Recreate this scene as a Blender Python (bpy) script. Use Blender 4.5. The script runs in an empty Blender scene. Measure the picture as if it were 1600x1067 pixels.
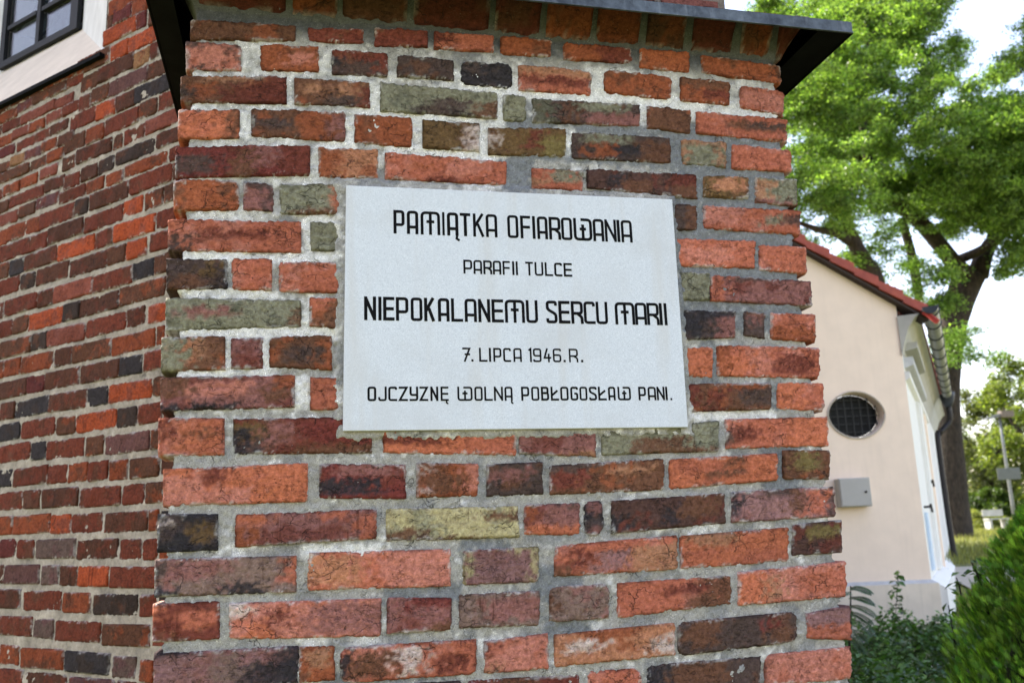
import bpy, math, random
import numpy as np
from mathutils import Matrix, Vector
R = math.radians
random.seed(7)
C = bpy.context.scene.collection
sc = bpy.context.scene

# ------------------------------------------------------------------ camera, sky, sun, exposure
EYE = (0.0, 0.0, 1.6)
cm = [[0.999254, 0.038611, -0.0], [0.008123, -0.210223, -0.97762], [-0.037747, 0.976891, -0.21038]]
cam = bpy.data.cameras.new('camera')
cam.sensor_width = 36.0; cam.lens = 32.2710
cam.clip_start = 0.05; cam.clip_end = 2000
cam.dof.use_dof = True; cam.dof.focus_distance = 2.0; cam.dof.aperture_fstop = 5.6
co = bpy.data.objects.new('camera', cam); C.objects.link(co)
co.matrix_world = Matrix([cm[0] + [EYE[0]], cm[1] + [EYE[1]], cm[2] + [EYE[2]], [0, 0, 0, 1]])
sc.camera = co
SUN_AZ, SUN_EL = R(-55), R(56)      # azimuth from +Y towards +X
w = bpy.data.worlds.new('World'); sc.world = w; w.use_nodes = True
wn = w.node_tree
sky = wn.nodes.new('ShaderNodeTexSky'); sky.sky_type = 'NISHITA'; sky.sun_disc = False
sky.sun_elevation = SUN_EL; sky.sun_rotation = SUN_AZ; sky.air_density = 1.0; sky.dust_density = .9; sky.ozone_density = 1.0
bg = wn.nodes['Background']; bg.inputs['Strength'].default_value = 0.13
wb = wn.nodes.new('ShaderNodeMix'); wb.data_type = 'RGBA'; wb.blend_type = 'MULTIPLY'; wb.inputs[0].default_value = 1.0   # the camera's white balance for open shade
wb.inputs[7].default_value = (1.27, 1.0, .88, 1); wn.links.new(sky.outputs[0], wb.inputs[6]); wn.links.new(wb.outputs[2], bg.inputs[0])
sl = bpy.data.lights.new('sun', 'SUN'); sl.energy = 3.2; sl.angle = R(0.5); sl.color = (1, .93, .78)
so = bpy.data.objects.new('sun', sl); C.objects.link(so)
sd = Vector((math.sin(SUN_AZ) * math.cos(SUN_EL), math.cos(SUN_AZ) * math.cos(SUN_EL), math.sin(SUN_EL)))
so.rotation_euler = sd.to_track_quat('Z', 'Y').to_euler(); so.location = (0, 0, 30)
sc.view_settings.view_transform = 'Standard'; sc.view_settings.look = 'None'
sc.view_settings.gamma = 1; sc.view_settings.use_curve_mapping = False
sc.view_settings.exposure = 2.25
sc.render.engine = 'CYCLES'
sc.cycles.max_bounces = 8; sc.cycles.diffuse_bounces = 4

# ------------------------------------------------------------------ helpers
def lin(c):
    return tuple((v / 255 / 12.92) if v / 255 <= 0.04045 else ((v / 255 + 0.055) / 1.055) ** 2.4 for v in c)

class NoiseField:
    def __init__(s, seed, lo, hi, n=512):
        rng = np.random.RandomState(seed)
        f = np.fft.fft2(rng.randn(n, n)); k = np.hypot(*np.meshgrid(np.fft.fftfreq(n) * n, np.fft.fftfreq(n) * n))
        f[(k < lo) | (k > hi)] = 0; f /= np.maximum(k, 1)
        a = np.real(np.fft.ifft2(f)); s.a = a / a.std(); s.n = n
    def __call__(s, x, y):           # x, y in metres, one tile = 1 m
        x = np.asarray(x) * s.n % s.n; y = np.asarray(y) * s.n % s.n
        i = np.floor(x).astype(int); j = np.floor(y).astype(int); fx = x - i; fy = y - j
        i %= s.n; j %= s.n; i1 = (i + 1) % s.n; j1 = (j + 1) % s.n; a = s.a
        return (a[i, j] * (1 - fx) + a[i1, j] * fx) * (1 - fy) + (a[i, j1] * (1 - fx) + a[i1, j1] * fx) * fy
NF = NoiseField(1, 60, 250); NM = NoiseField(2, 18, 70); NL = NoiseField(3, 4, 16); NX = NoiseField(4, 10, 200); NB = NoiseField(5, 1, 5)
def sstep(a, b, x):
    t = np.clip((x - a) / (b - a), 0, 1); return t * t * (3 - 2 * t)

def mesh_np(name, V, F, cols=None, smooth=True):
    """V (n,3); F list of (m,k) arrays of equal face size k each"""
    me = bpy.data.meshes.new(name)
    V = np.ascontiguousarray(V, dtype=np.float32)
    Fs = [np.asarray(f, dtype=np.int32) for f in (F if isinstance(F, list) else [F]) if len(f)]
    me.vertices.add(len(V)); me.vertices.foreach_set('co', V.ravel())
    nl = sum(f.size for f in Fs); npoly = sum(len(f) for f in Fs)
    me.loops.add(nl); me.loops.foreach_set('vertex_index', np.concatenate([f.ravel() for f in Fs]))
    me.polygons.add(npoly)
    sizes = np.concatenate([np.full(len(f), f.shape[1], np.int32) for f in Fs])
    starts = np.concatenate([[0], np.cumsum(sizes)[:-1]]).astype(np.int32)
    me.polygons.foreach_set('loop_start', starts)
    try: me.polygons.foreach_set('loop_total', sizes)
    except Exception: pass
    me.polygons.foreach_set('use_smooth', np.full(npoly, smooth))
    if cols is not None:
        at = me.color_attributes.new('Col', 'FLOAT_COLOR', 'POINT')
        cc = np.ones((len(V), 4), np.float32); cc[:, :3] = cols
        at.data.foreach_set('color', cc.ravel())
    me.update(calc_edges=True); me.validate()
    return me
def link(name, me, mat, parent=None, **kw):
    o = bpy.data.objects.new(name, me); C.objects.link(o)
    if mat is not None: me.materials.append(mat)
    if parent is not None: o.parent = parent
    for k, v in kw.items(): o[k] = v
    return o
def thing(name, label, cat, loc=(0, 0, 0), rz=0, group=None):
    o = bpy.data.objects.new(name, None); C.objects.link(o); o.location = loc; o.rotation_euler = (0, 0, rz)
    o['label'] = label; o['category'] = cat
    if group: o['group'] = group
    return o
class MB:
    def __init__(s): s.v = []; s.f = []
    def poly(s, pts):
        b = len(s.v); s.v += [tuple(p) for p in pts]; s.f.append(tuple(range(b, b + len(pts))))
    def hull(s, A, B):               # two loops of equal length joined into a closed solid
        n = len(A); b = len(s.v); s.v += [tuple(p) for p in A] + [tuple(p) for p in B]
        s.f.append(tuple(range(b, b + n))[::-1]); s.f.append(tuple(range(b + n, b + 2 * n)))
        for i in range(n):
            j = (i + 1) % n; s.f.append((b + i, b + j, b + n + j, b + n + i))
    def box(s, x0, x1, y0, y1, z0, z1):
        s.hull([(x0, y0, z0), (x1, y0, z0), (x1, y1, z0), (x0, y1, z0)], [(x0, y0, z1), (x1, y0, z1), (x1, y1, z1), (x0, y1, z1)])
    def bar(s, a, b, w, h=None, up=(0, 0, 1)):
        h = h or w; a = Vector(a); b = Vector(b); d = (b - a).normalized(); u = Vector(up)
        x = d.cross(u).normalized() * w / 2; y = x.cross(d).normalized() * h / 2
        s.hull([a + x + y, a - x + y, a - x - y, a + x - y], [b + x + y, b - x + y, b - x - y, b + x - y])
    def build(s, name, mat, parent=None, smooth=False, bevel=0, **kw):
        me = bpy.data.meshes.new(name); me.from_pydata(s.v, [], s.f)
        import bmesh
        bm = bmesh.new(); bm.from_mesh(me); bmesh.ops.recalc_face_normals(bm, faces=bm.faces); bm.to_mesh(me); bm.free()
        if smooth: me.polygons.foreach_set('use_smooth', [True] * len(me.polygons))
        o = link(name, me, mat, parent, **kw)
        if bevel:
            m = o.modifiers.new('bevel', 'BEVEL'); m.width = bevel; m.segments = 2; m.limit_method = 'ANGLE'
        return o
def spline(P, k=5):
    P = np.array(P, float)
    if len(P) < 3: return P
    out = []; Q = np.vstack([2 * P[0] - P[1], P, 2 * P[-1] - P[-2]])
    for i in range(1, len(Q) - 2):
        for t in np.linspace(0, 1, k, endpoint=False):
            a, b, c, d = Q[i - 1:i + 3]
            out.append(.5 * ((2 * b) + (-a + c) * t + (2 * a - 5 * b + 4 * c - d) * t * t + (-a + 3 * b - 3 * c + d) * t ** 3))
    out.append(P[-1]); return np.array(out)
def tube(P, rad, n=10, bump=0.0, k=5, seed=0):
    """P list of points, rad list of radii; returns V, F"""
    q = spline(np.hstack([np.array(P, float), np.array(rad, float)[:, None]]), k)
    P, r = q[:, :3], np.maximum(q[:, 3], 1e-3)
    T = np.gradient(P, axis=0); T /= np.linalg.norm(T, axis=1)[:, None] + 1e-9
    ref = np.array([0.31, 0.2, 0.93]) if abs(T[0][2]) < .8 else np.array([1, 0.1, 0])
    V = []; rng = np.random.RandomState(seed); ph = rng.rand(4) * 6
    for i in range(len(P)):
        a = np.cross(T[i], ref); a /= np.linalg.norm(a); b = np.cross(T[i], a)
        an = np.linspace(0, 2 * np.pi, n, endpoint=False)
        rr = r[i] * (1 + bump * (np.sin(3 * an + ph[0] + i * .5) * .6 + np.sin(5 * an + ph[1] - i * .9) * .4))
        V.append(P[i] + np.outer(np.cos(an) * rr, a) + np.outer(np.sin(an) * rr, b))
    V = np.vstack(V); F = []
    for i in range(len(P) - 1):
        for j in range(n):
            F.append((i * n + j, i * n + (j + 1) % n, (i + 1) * n + (j + 1) % n, (i + 1) * n + j))
    caps = [tuple(range(n))[::-1], tuple(range((len(P) - 1) * n, len(P) * n))]
    return V, np.array(F), np.array(caps)
def merge(parts):
    V = []; F4 = []; Fn = []; b = 0
    for v, f, c in parts:
        V.append(v); F4.append(f + b); Fn.append(c + b); b += len(v)
    return np.vstack(V), [np.vstack(F4), np.vstack(Fn)]

class NT:
    def __init__(s, name):
        s.m = bpy.data.materials.new(name); s.m.use_nodes = True; s.t = s.m.node_tree
        s.b = s.t.nodes['Principled BSDF']; s.out = s.t.nodes['Material Output']
    def n(s, typ, ins=None, **kw):
        nd = s.t.nodes.new('ShaderNode' + typ)
        for k, v in kw.items(): setattr(nd, k, v)
        for k, v in (ins or {}).items():
            if hasattr(v, 'links'): s.t.links.new(v, nd.inputs[k])
            else: nd.inputs[k].default_value = v
        return nd
    def set(s, **kw):
        for k, v in kw.items():
            i = s.b.inputs[k.replace('_', ' ')]
            if hasattr(v, 'links'): s.t.links.new(v, i)
            else: i.default_value = v
        return s
    def pos(s, scale=(1, 1, 1), rot=(0, 0, 0)):
        g = s.n('NewGeometry'); m = s.n('Mapping', {'Vector': g.outputs['Position'], 'Scale': scale, 'Rotation': rot}); return m.outputs[0]
    def noise(s, vec, scale, detail=4, rough=.6):
        return s.n('TexNoise', {'Vector': vec, 'Scale': scale, 'Detail': detail, 'Roughness': rough}).outputs['Fac']
    def ramp(s, fac, a, b, lo=0., hi=1.):
        return s.n('MapRange', {'Value': fac, 'From Min': a, 'From Max': b, 'To Min': lo, 'To Max': hi}).outputs[0]
    def mix(s, fac, a, b, mode='MIX'):
        nd = s.t.nodes.new('ShaderNodeMix'); nd.data_type = 'RGBA'; nd.blend_type = mode
        for i, v in ((0, fac), (6, a), (7, b)):
            if hasattr(v, 'links'): s.t.links.new(v, nd.inputs[i])
            else: nd.inputs[i].default_value = v if i == 0 else (tuple(v) + (1,))[:4]
        return nd.outputs[2]
    def math(s, op, a, b=0.):
        return s.n('Math', {0: a, 1: b}, operation=op).outputs[0]
    def bump(s, h, strength=1., dist=.001):
        nd = s.n('Bump', {'Height': h, 'Strength': strength, 'Distance': dist}); s.t.links.new(nd.outputs[0], s.b.inputs['Normal']); return s

def simple(name, col, rough=.8, var=.12, scale=8, metal=0, bump=0.0, bscale=60, spec=.3, bdist=.003):
    m = NT(name); p = m.pos(); f = m.noise(p, scale, 5)
    m.set(Base_Color=m.mix(m.ramp(f, .3, .7), tuple(c * (1 - var) for c in col), tuple(min(1, c * (1 + var)) for c in col)), Roughness=rough, Metallic=metal)
    m.b.inputs['Specular IOR Level'].default_value = spec
    if bump: m.bump(m.noise(p, bscale, 6), bump, bdist)
    return m.m

# ------------------------------------------------------------------ materials
def brick_material(name, fine=1.0):
    m = NT(name); p = m.pos()
    col = m.n('Attribute', attribute_name='Col').outputs['Color']
    n1 = m.noise(p, 95, 6, .65); n2 = m.noise(p, 420, 5, .7); n3 = m.noise(p, 26, 4, .6)
    c = m.mix(1.0, col, m.n('CombineColor', {0: m.ramp(n1, .3, .7, .66, 1.26), 1: m.ramp(n1, .3, .7, .62, 1.30), 2: m.ramp(n1, .3, .7, .60, 1.34)}).outputs[0], 'MULTIPLY')
    g = m.ramp(n2, .3, .7, .78, 1.2)
    c = m.mix(1.0, c, m.n('CombineColor', {0: g, 1: g, 2: g}).outputs[0], 'MULTIPLY')
    # dark hollows, thin cracks, pits
    warp = m.n('VectorMath', {0: p, 1: m.n('VectorMath', {0: m.n('TexNoise', {'Vector': p, 'Scale': 30., 'Detail': 3.}).outputs['Color'], 3: .05}, operation='SCALE').outputs[0]}, operation='ADD').outputs[0]
    vor = m.n('TexVoronoi', {'Vector': m.n('Mapping', {'Vector': warp, 'Scale': (1, 1, 1.9)}).outputs[0], 'Scale': 17.}, feature='DISTANCE_TO_EDGE').outputs['Distance']
    crack = m.math('MULTIPLY', m.ramp(vor, .0, .022, 1, 0), m.ramp(m.noise(p, 14, 3), .52, .60))
    pv = m.n('TexVoronoi', {'Vector': warp, 'Scale': 130.}).outputs['Distance']
    pit = m.math('MULTIPLY', m.ramp(pv, .12, .26, 1, 0), m.ramp(m.noise(p, 40, 3), .5, .62))
    dark = m.math('MAXIMUM', crack, pit)
    c = m.mix(m.math('MULTIPLY', dark, .75 * fine), c, (.018, .014, .013))
    fs = m.noise(m.pos((1, 1, 3.2)), 38, 5, .75)
    fis = m.math('MULTIPLY', m.ramp(m.math('ABSOLUTE', m.math('SUBTRACT', fs, .5)), .0, .011, 1, 0), m.ramp(m.noise(p, 31, 2), .52, .6)); dark = m.math('MAXIMUM', dark, fis)
    c = m.mix(m.math('MULTIPLY', fis, .7), c, (.02, .015, .013))
    sx = m.n('SeparateXYZ', {0: p}); band = m.math('MULTIPLY', m.math('MULTIPLY', m.ramp(sx.outputs[2], 1.36, 1.44), m.ramp(sx.outputs[2], 1.74, 1.66)), m.ramp(sx.outputs[0], .12, .02))
    drip = m.math('MULTIPLY', m.ramp(m.noise(m.pos((1, 1, .06)), 85, 2, .5), .60, .66), m.math('MULTIPLY', band, m.ramp(m.noise(m.pos((1, 1, .5)), 9, 2), .48, .56)))
    c = m.mix(m.math('MULTIPLY', drip, .6), c, m.mix(1.0, c, (.30, .24, .20), 'MULTIPLY'))
    # horizontal drag marks (hand-moulded) and lime dust
    drag = m.noise(m.pos((1, 1, 6)), 45, 5, .7)
    c = m.mix(m.ramp(drag, .56, .8, 0, .45), c, m.mix(1.0, c, (.45, .42, .42), 'MULTIPLY'))
    dust = m.math('MULTIPLY', m.ramp(m.noise(p, 240, 4, .75), .62, .75), m.ramp(n3, .5, .66))
    c = m.mix(m.math('MULTIPLY', dust, .6), c, (.5, .47, .44))
    m.set(Base_Color=c, Roughness=.93); m.b.inputs['Specular IOR Level'].default_value = .18
    h = m.math('ADD', m.math('MULTIPLY', n1, 1.6), m.math('MULTIPLY', n2, .7))
    h = m.math('ADD', h, m.math('MULTIPLY', drag, .8)); h = m.math('SUBTRACT', h, m.math('MULTIPLY', dark, 1.0))
    m.bump(h, 1.0, .0032)
    return m.m
M_BRICK = brick_material('weathered_brick')
def mortar_material(name, white_specks=True):
    m = NT(name); p = m.pos(); col = m.n('Attribute', attribute_name='Col').outputs['Color']
    n1 = m.noise(p, 60, 6, .7); n2 = m.noise(p, 500, 4, .75)
    g = m.ramp(n1, .3, .7, .72, 1.22); c = m.mix(1.0, col, m.n('CombineColor', {0: g, 1: g, 2: g}).outputs[0], 'MULTIPLY')
    g = m.ramp(n2, .32, .68, .62, 1.34); c = m.mix(1.0, c, m.n('CombineColor', {0: g, 1: g, 2: g}).outputs[0], 'MULTIPLY')
    v = m.n('TexVoronoi', {'Vector': p, 'Scale': 210.})
    spk = m.math('MULTIPLY', m.ramp(v.outputs['Distance'], .14, .3, 1, 0), m.ramp(m.noise(p, 55, 3), .52, .6))
    if white_specks: c = m.mix(m.math('MULTIPLY', spk, .6), c, m.mix(1.0, c, (2.6, 2.6, 2.6), 'MULTIPLY'))
    v2 = m.n('TexVoronoi', {'Vector': m.pos((1.13, 1.13, 1.13), (.3, .2, .5)), 'Scale': 260.}).outputs['Distance']
    pit = m.math('MULTIPLY', m.ramp(v2, .1, .28, 1, 0), m.ramp(m.noise(p, 35, 3), .48, .58))
    c = m.mix(m.math('MULTIPLY', pit, .8), c, (.05, .05, .05))
    wv = m.n('VectorMath', {0: p, 1: m.n('VectorMath', {0: m.n('TexNoise', {'Vector': p, 'Scale': 22., 'Detail': 5.}).outputs['Color'], 3: .10}, operation='SCALE').outputs[0]}, operation='ADD').outputs[0]
    vor = m.n('TexVoronoi', {'Vector': m.n('Mapping', {'Vector': wv, 'Scale': (1, 1, 2.2)}).outputs[0], 'Scale': 11.}, feature='DISTANCE_TO_EDGE').outputs['Distance']
    crack = m.math('MULTIPLY', m.ramp(vor, 0, .012, 1, 0), m.ramp(m.noise(p, 12, 3), .57, .62))
    c = m.mix(m.math('MULTIPLY', crack, .8), c, (.04, .04, .04))
    m.set(Base_Color=c, Roughness=.96); m.b.inputs['Specular IOR Level'].default_value = .12
    h = m.math('ADD', m.math('MULTIPLY', n1, 1.8), m.math('MULTIPLY', n2, .9)); h = m.math('SUBTRACT', h, m.math('MULTIPLY', m.math('MAXIMUM', pit, crack), 1.0))
    m.bump(h, 1.0, .0028); return m.m
M_MORTAR = mortar_material('cement_and_lime_mortar')
def vert_streak(name, col, rough, streak, var=.06, speck=0.0, bump=.15):
    m = NT(name); p = m.pos()
    s = m.noise(m.pos((1, 1, .08)), 14, 4, .6); f = m.noise(p, 5, 5)
    c = m.mix(m.ramp(f, .3, .7), tuple(v * (1 - var) for v in col), tuple(min(1, v * (1 + var)) for v in col))
    c = m.mix(m.ramp(s, .5, .8, 0, streak), c, tuple(v * .55 for v in col))
    if speck:
        n = m.noise(p, 420, 3, .7); g = m.ramp(n, .25, .75, 1 - speck, 1 + speck)
        c = m.mix(1.0, c, m.n('CombineColor', {0: g, 1: g, 2: g}).outputs[0], 'MULTIPLY')
    m.set(Base_Color=c, Roughness=rough); m.b.inputs['Specular IOR Level'].default_value = .25
    m.bump(m.noise(p, 180, 4), bump, .001); return m.m
def plaque_material():
    m = NT('pale_granite'); p = m.pos()
    a = m.noise(p, 700, 3, .8); b = m.noise(p, 190, 4, .7); d = m.noise(p, 6, 4, .6); s = m.noise(m.pos((1, 1, .1)), 16, 3, .5)
    c = m.mix(m.ramp(a, .3, .7), (.35, .38, .43), (.75, .78, .83))
    c = m.mix(m.ramp(b, .52, .68, 0, .5), c, (.42, .45, .50))
    c = m.mix(m.ramp(d, .48, .68, 0, .5), c, (.47, .48, .50))
    c = m.mix(m.ramp(s, .55, .68, 0, .4), c, (.49, .475, .46))
    m.set(Base_Color=c, Roughness=.62); m.b.inputs['Specular IOR Level'].default_value = .3
    m.bump(b, .2, .0006); return m.m
M_PLAQUE = plaque_material()
M_INK = simple('black_letter_paint', (.006, .006, .007), .8, .3, 300, spec=.06)
def zinc():
    m = NT('weathered_zinc_sheet'); p = m.pos()
    f = m.noise(p, 16, 6, .7); s = m.noise(m.pos((1, 1, .15)), 60, 4)
    c = m.mix(m.ramp(f, .38, .66), (.022, .028, .038), (.10, .12, .145)); c = m.mix(m.ramp(s, .56, .74, 0, .45), c, (.20, .22, .25))
    m.set(Base_Color=c, Roughness=.55, Metallic=.35); m.bump(m.noise(p, 40, 4), .25, .002); return m.m
M_ZINC = zinc()
M_ZINCD = simple('near_black_sheet', (.006, .0065, .008), .85, .3, 20, spec=.05)  # near-black sheet metal, darker than the zinc of the drip edge
M_PLAST = simple('white_lime_plaster', (.52, .52, .52), .92, .12, 9, bump=.6, bscale=70, bdist=.004)
M_PLASTW = simple('cream_lime_plaster', (.50, .44, .37), .92, .1, 9, bump=.4, bscale=70, bdist=.003)
M_STEEL = simple('dark_steel_paint', (.010, .011, .013), .65, .3, 30, spec=.2)
M_DARK = simple('dark_room', (.02, .02, .02), .9)
M_CURT = simple('pale_interior_wall', (.42, .40, .38), .9, .1, 4)
M_REND = vert_streak('beige_wall_render', (.88, .72, .59), .9, .14, .04, .03)
M_PLIN = vert_streak('taupe_plinth_render', (.74, .64, .53), .9, .3, .07, .04)
M_RWHITE = vert_streak('white_wall_render', (.80, .79, .76), .9, .12, .03, .02)
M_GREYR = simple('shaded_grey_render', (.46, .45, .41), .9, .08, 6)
def tile_mat():
    m = NT('red_clay_tile'); p = m.pos(); f = m.noise(p, 9, 5, .65); g = m.noise(p, 90, 4)
    c = m.mix(m.ramp(f, .3, .7), (.24, .034, .02), (.40, .075, .038)); c = m.mix(m.ramp(g, .55, .75, 0, .3), c, (.10, .03, .02))
    m.set(Base_Color=c, Roughness=.6); m.bump(g, .3, .004); return m.m
M_TILE = tile_mat()
M_GUTTER = simple('grey_gutter_metal', (.20, .21, .19), .45, .25, 5, metal=.3, bump=.1)
M_GUTD = simple('dark_gutter_metal', (.03, .035, .045), .5, .3, 12)
M_PIPE = simple('black_downpipe', (.012, .010, .012), .45, .3, 12)
M_BOX = simple('grey_enamel_box', (.42, .405, .38), .5, .06, 5)
M_GRILL = simple('black_iron_grille', (.03, .03, .032), .6, .2, 30)
M_LBLUE = simple('pale_blue_board', (.55, .66, .78), .6, .05, 8)
def bark():
    m = NT('rough_tree_bark'); p = m.pos((1, 1, .3)); f = m.noise(p, 22, 7, .7); g = m.noise(m.pos(), 3, 4)
    c = m.mix(m.ramp(f, .35, .65), (.008, .006, .005), (.06, .042, .03)); c = m.mix(m.ramp(g, .5, .8, 0, .3), c, (.07, .06, .045))
    m.set(Base_Color=c, Roughness=.95); m.bump(f, 1., .05); return m.m
M_BARK = bark()
def leaf_mat(name, transl=.45, rough=.38):
    m = NT(name); col = m.n('Attribute', attribute_name='Col').outputs['Color']
    n = m.noise(m.pos(), 2.2, 3); g = m.ramp(n, .3, .7, .6, 1.35)
    c = m.mix(1.0, col, m.n('CombineColor', {0: g, 1: g, 2: m.ramp(n, .3, .7, .9, 1.1)}).outputs[0], 'MULTIPLY')
    m.set(Base_Color=c, Roughness=rough); m.b.inputs['Specular IOR Level'].default_value = .5
    tr = m.n('BsdfTranslucent', {'Color': m.mix(1.0, c, (1.4, 1.4, .65), 'MULTIPLY')})
    mx = m.n('MixShader', {0: transl, 1: m.b.outputs[0], 2: tr.outputs[0]}); m.t.links.new(mx.outputs[0], m.out.inputs[0]); return m.m
M_LEAF = leaf_mat('tree_leaves', .5); M_SHRUB = leaf_mat('shrub_leaves', .3, .4); M_THUJA = leaf_mat('conifer_sprays', .25, .6)
def grass_mat():
    m = NT('meadow_grass'); p = m.pos(); f = m.noise(p, .9, 5, .7); g = m.noise(p, 25, 4, .7)
    c = m.mix(m.ramp(f, .35, .65), (.10, .13, .025), (.20, .19, .06)); c = m.mix(m.ramp(g, .4, .7, 0, .6), c, (.05, .08, .015))
    m.set(Base_Color=c, Roughness=.9); m.bump(g, .8, .05); return m.m
M_GRASS = grass_mat()
M_PATH = simple('pale_gravel_path', (.42, .38, .32), .95, .12, 6, bump=.4, bscale=40)
M_POST = simple('galvanised_post', (.17, .18, .18), .4, .1, 5, metal=.4)
M_SIGN = simple('grey_sign_panel', (.12, .13, .13), .5, .1, 5)

# ------------------------------------------------------------------ ground
def gz(x, y):
    return float(np.interp(y, [-5, 8, 11, 15, 24, 60, 400], [0, 0, .35, .95, 1.23, 1.36, 1.4]))
ys = [-40, -5, 0, 4, 8, 9, 10, 11, 12, 13, 14, 15, 17, 20, 24, 30, 40, 60, 100, 200, 400, 900]
xs = [-900, -300, -80, -30, -12, -6, -3, 0, 3, 6, 9, 12, 16, 20, 26, 35, 60, 120, 300, 900]
V = [(x, y, gz(x, y)) for y in ys for x in xs]; nx = len(xs)
F = [(j * nx + i, j * nx + i + 1, (j + 1) * nx + i + 1, (j + 1) * nx + i) for j in range(len(ys) - 1) for i in range(nx - 1)]
link('ground', mesh_np('ground', np.array(V), np.array(F)), M_GRASS, kind='structure')
V = []; F = []
for i, x in enumerate(np.linspace(6.2, 30, 30)):
    for k, y in enumerate((12.9 + .02 * x, 13.3 + .02 * x, 14.0 + .02 * x, 14.6 + .02 * x)): V.append((x, y, gz(x, y) + .012 + (.03 if k in (1, 2) else 0)))
for i in range(29):
    for k in range(3): F.append((i * 4 + k, i * 4 + k + 4, i * 4 + k + 5, i * 4 + k + 1))
link('path', mesh_np('path', np.array(V), np.array(F)), M_PATH, kind='structure')

# ------------------------------------------------------------------ the brick buttress
YB, YL = 0.237199, -0.557357
PAL = {'o': (156, 80, 42), 'O': (198, 106, 66), 'r': (184, 98, 68), 'R': (196, 118, 96), 'm': (116, 54, 40), 'M': (120, 50, 42), 'b': (112, 72, 50),
       'l': (112, 84, 48), 'd': (84, 66, 60), 'D': (88, 60, 52), 'k': (54, 49, 52), 'g': (134, 131, 106), 'G': (132, 104, 92), 'e': (96, 94, 76),
       'p': (146, 92, 84), 'P': (148, 104, 100), 't': (172, 118, 84), 'T': (188, 122, 84), 'y': (186, 172, 122), 'Y': (124, 108, 58), 'w': (212, 190, 178)}
PAL = {k: np.array(lin(v)) for k, v in PAL.items()}
DESAT = .13
def brick_cols(spec, s, t, wu, wz, seed, off):
    rng = np.random.RandomState(seed); base, *pt = spec.split('|')
    X = s * wu + off[0]; Z = t * wz + off[1]
    c = np.zeros(s.shape + (3,)) + PAL[base]
    n = NM(X, Z); n2 = NL(X, Z); n3 = NF(X, Z)
    nb = {'o': 'b', 'O': 'r', 'r': 'R', 'R': 'r', 'm': 'b', 'M': 'm', 'b': 'o', 'l': 'b', 'd': 'b', 'D': 'm', 'k': 'd', 'g': 'e', 'G': 'p', 'p': 'm', 'P': 'p', 'T': 'o', 'y': 'g', 'e': 'g', 't': 'o'}.get(base, 'b')
    k = sstep(.2, 1.6, n2 * .9 + n * .5)[..., None] * .7; c = c * (1 - k) + PAL[nb] * k
    for q in pt:
        f = q.split(','); a, b, v0, v1 = map(float, f[1:]); v0, v1 = 1 - v1, 1 - v0
        e = .035 / max(wu, .05) * .5; ez = .10
        ws = s + n * .012 / max(wu, .08) + n3 * .004 / wu; wt = t + n * .05 + n3 * .03
        A = -1 if a <= 0.001 else a; Bq = 2 if b >= .999 else b; A0 = -1 if v0 <= .001 else v0; B0 = 2 if v1 >= .999 else v1
        mk = sstep(A - e, A + e, ws) * (1 - sstep(Bq - e, Bq + e, ws)) * sstep(A0 - ez, A0 + ez, wt) * (1 - sstep(B0 - ez, B0 + ez, wt))
        mk = (mk * np.clip(1 - .22 * np.maximum(n3 * .6 + n * .4, 0), 0, 1))[..., None] * .95
        c = c * (1 - mk) + PAL[f[0]] * mk
    # darker along the edges here and there, lime smears from the pointing
    ed = np.minimum(np.minimum(t, 1 - t) * wz, np.minimum(s, 1 - s) * wu)
    lm = sstep(.0065, .001, ed + n * .0022) * sstep(.2, 1.2, n2 + n3 * .5); c = c * (1 - .65 * lm[..., None]) + np.array((.48, .46, .43)) * .65 * lm[..., None]
    so = sstep(.006, .001, ed - n3 * .002) * sstep(.1, 1.3, -n2 + n * .4); c = c * (1 - .5 * so[..., None])
    g = c.mean(-1, keepdims=True); c = (c * (1 - DESAT) + g * DESAT) * .95
    return np.clip(c * (1 + .10 * n3[..., None]) * (1 + .08 * rng.randn()), .004, .9)
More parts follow.
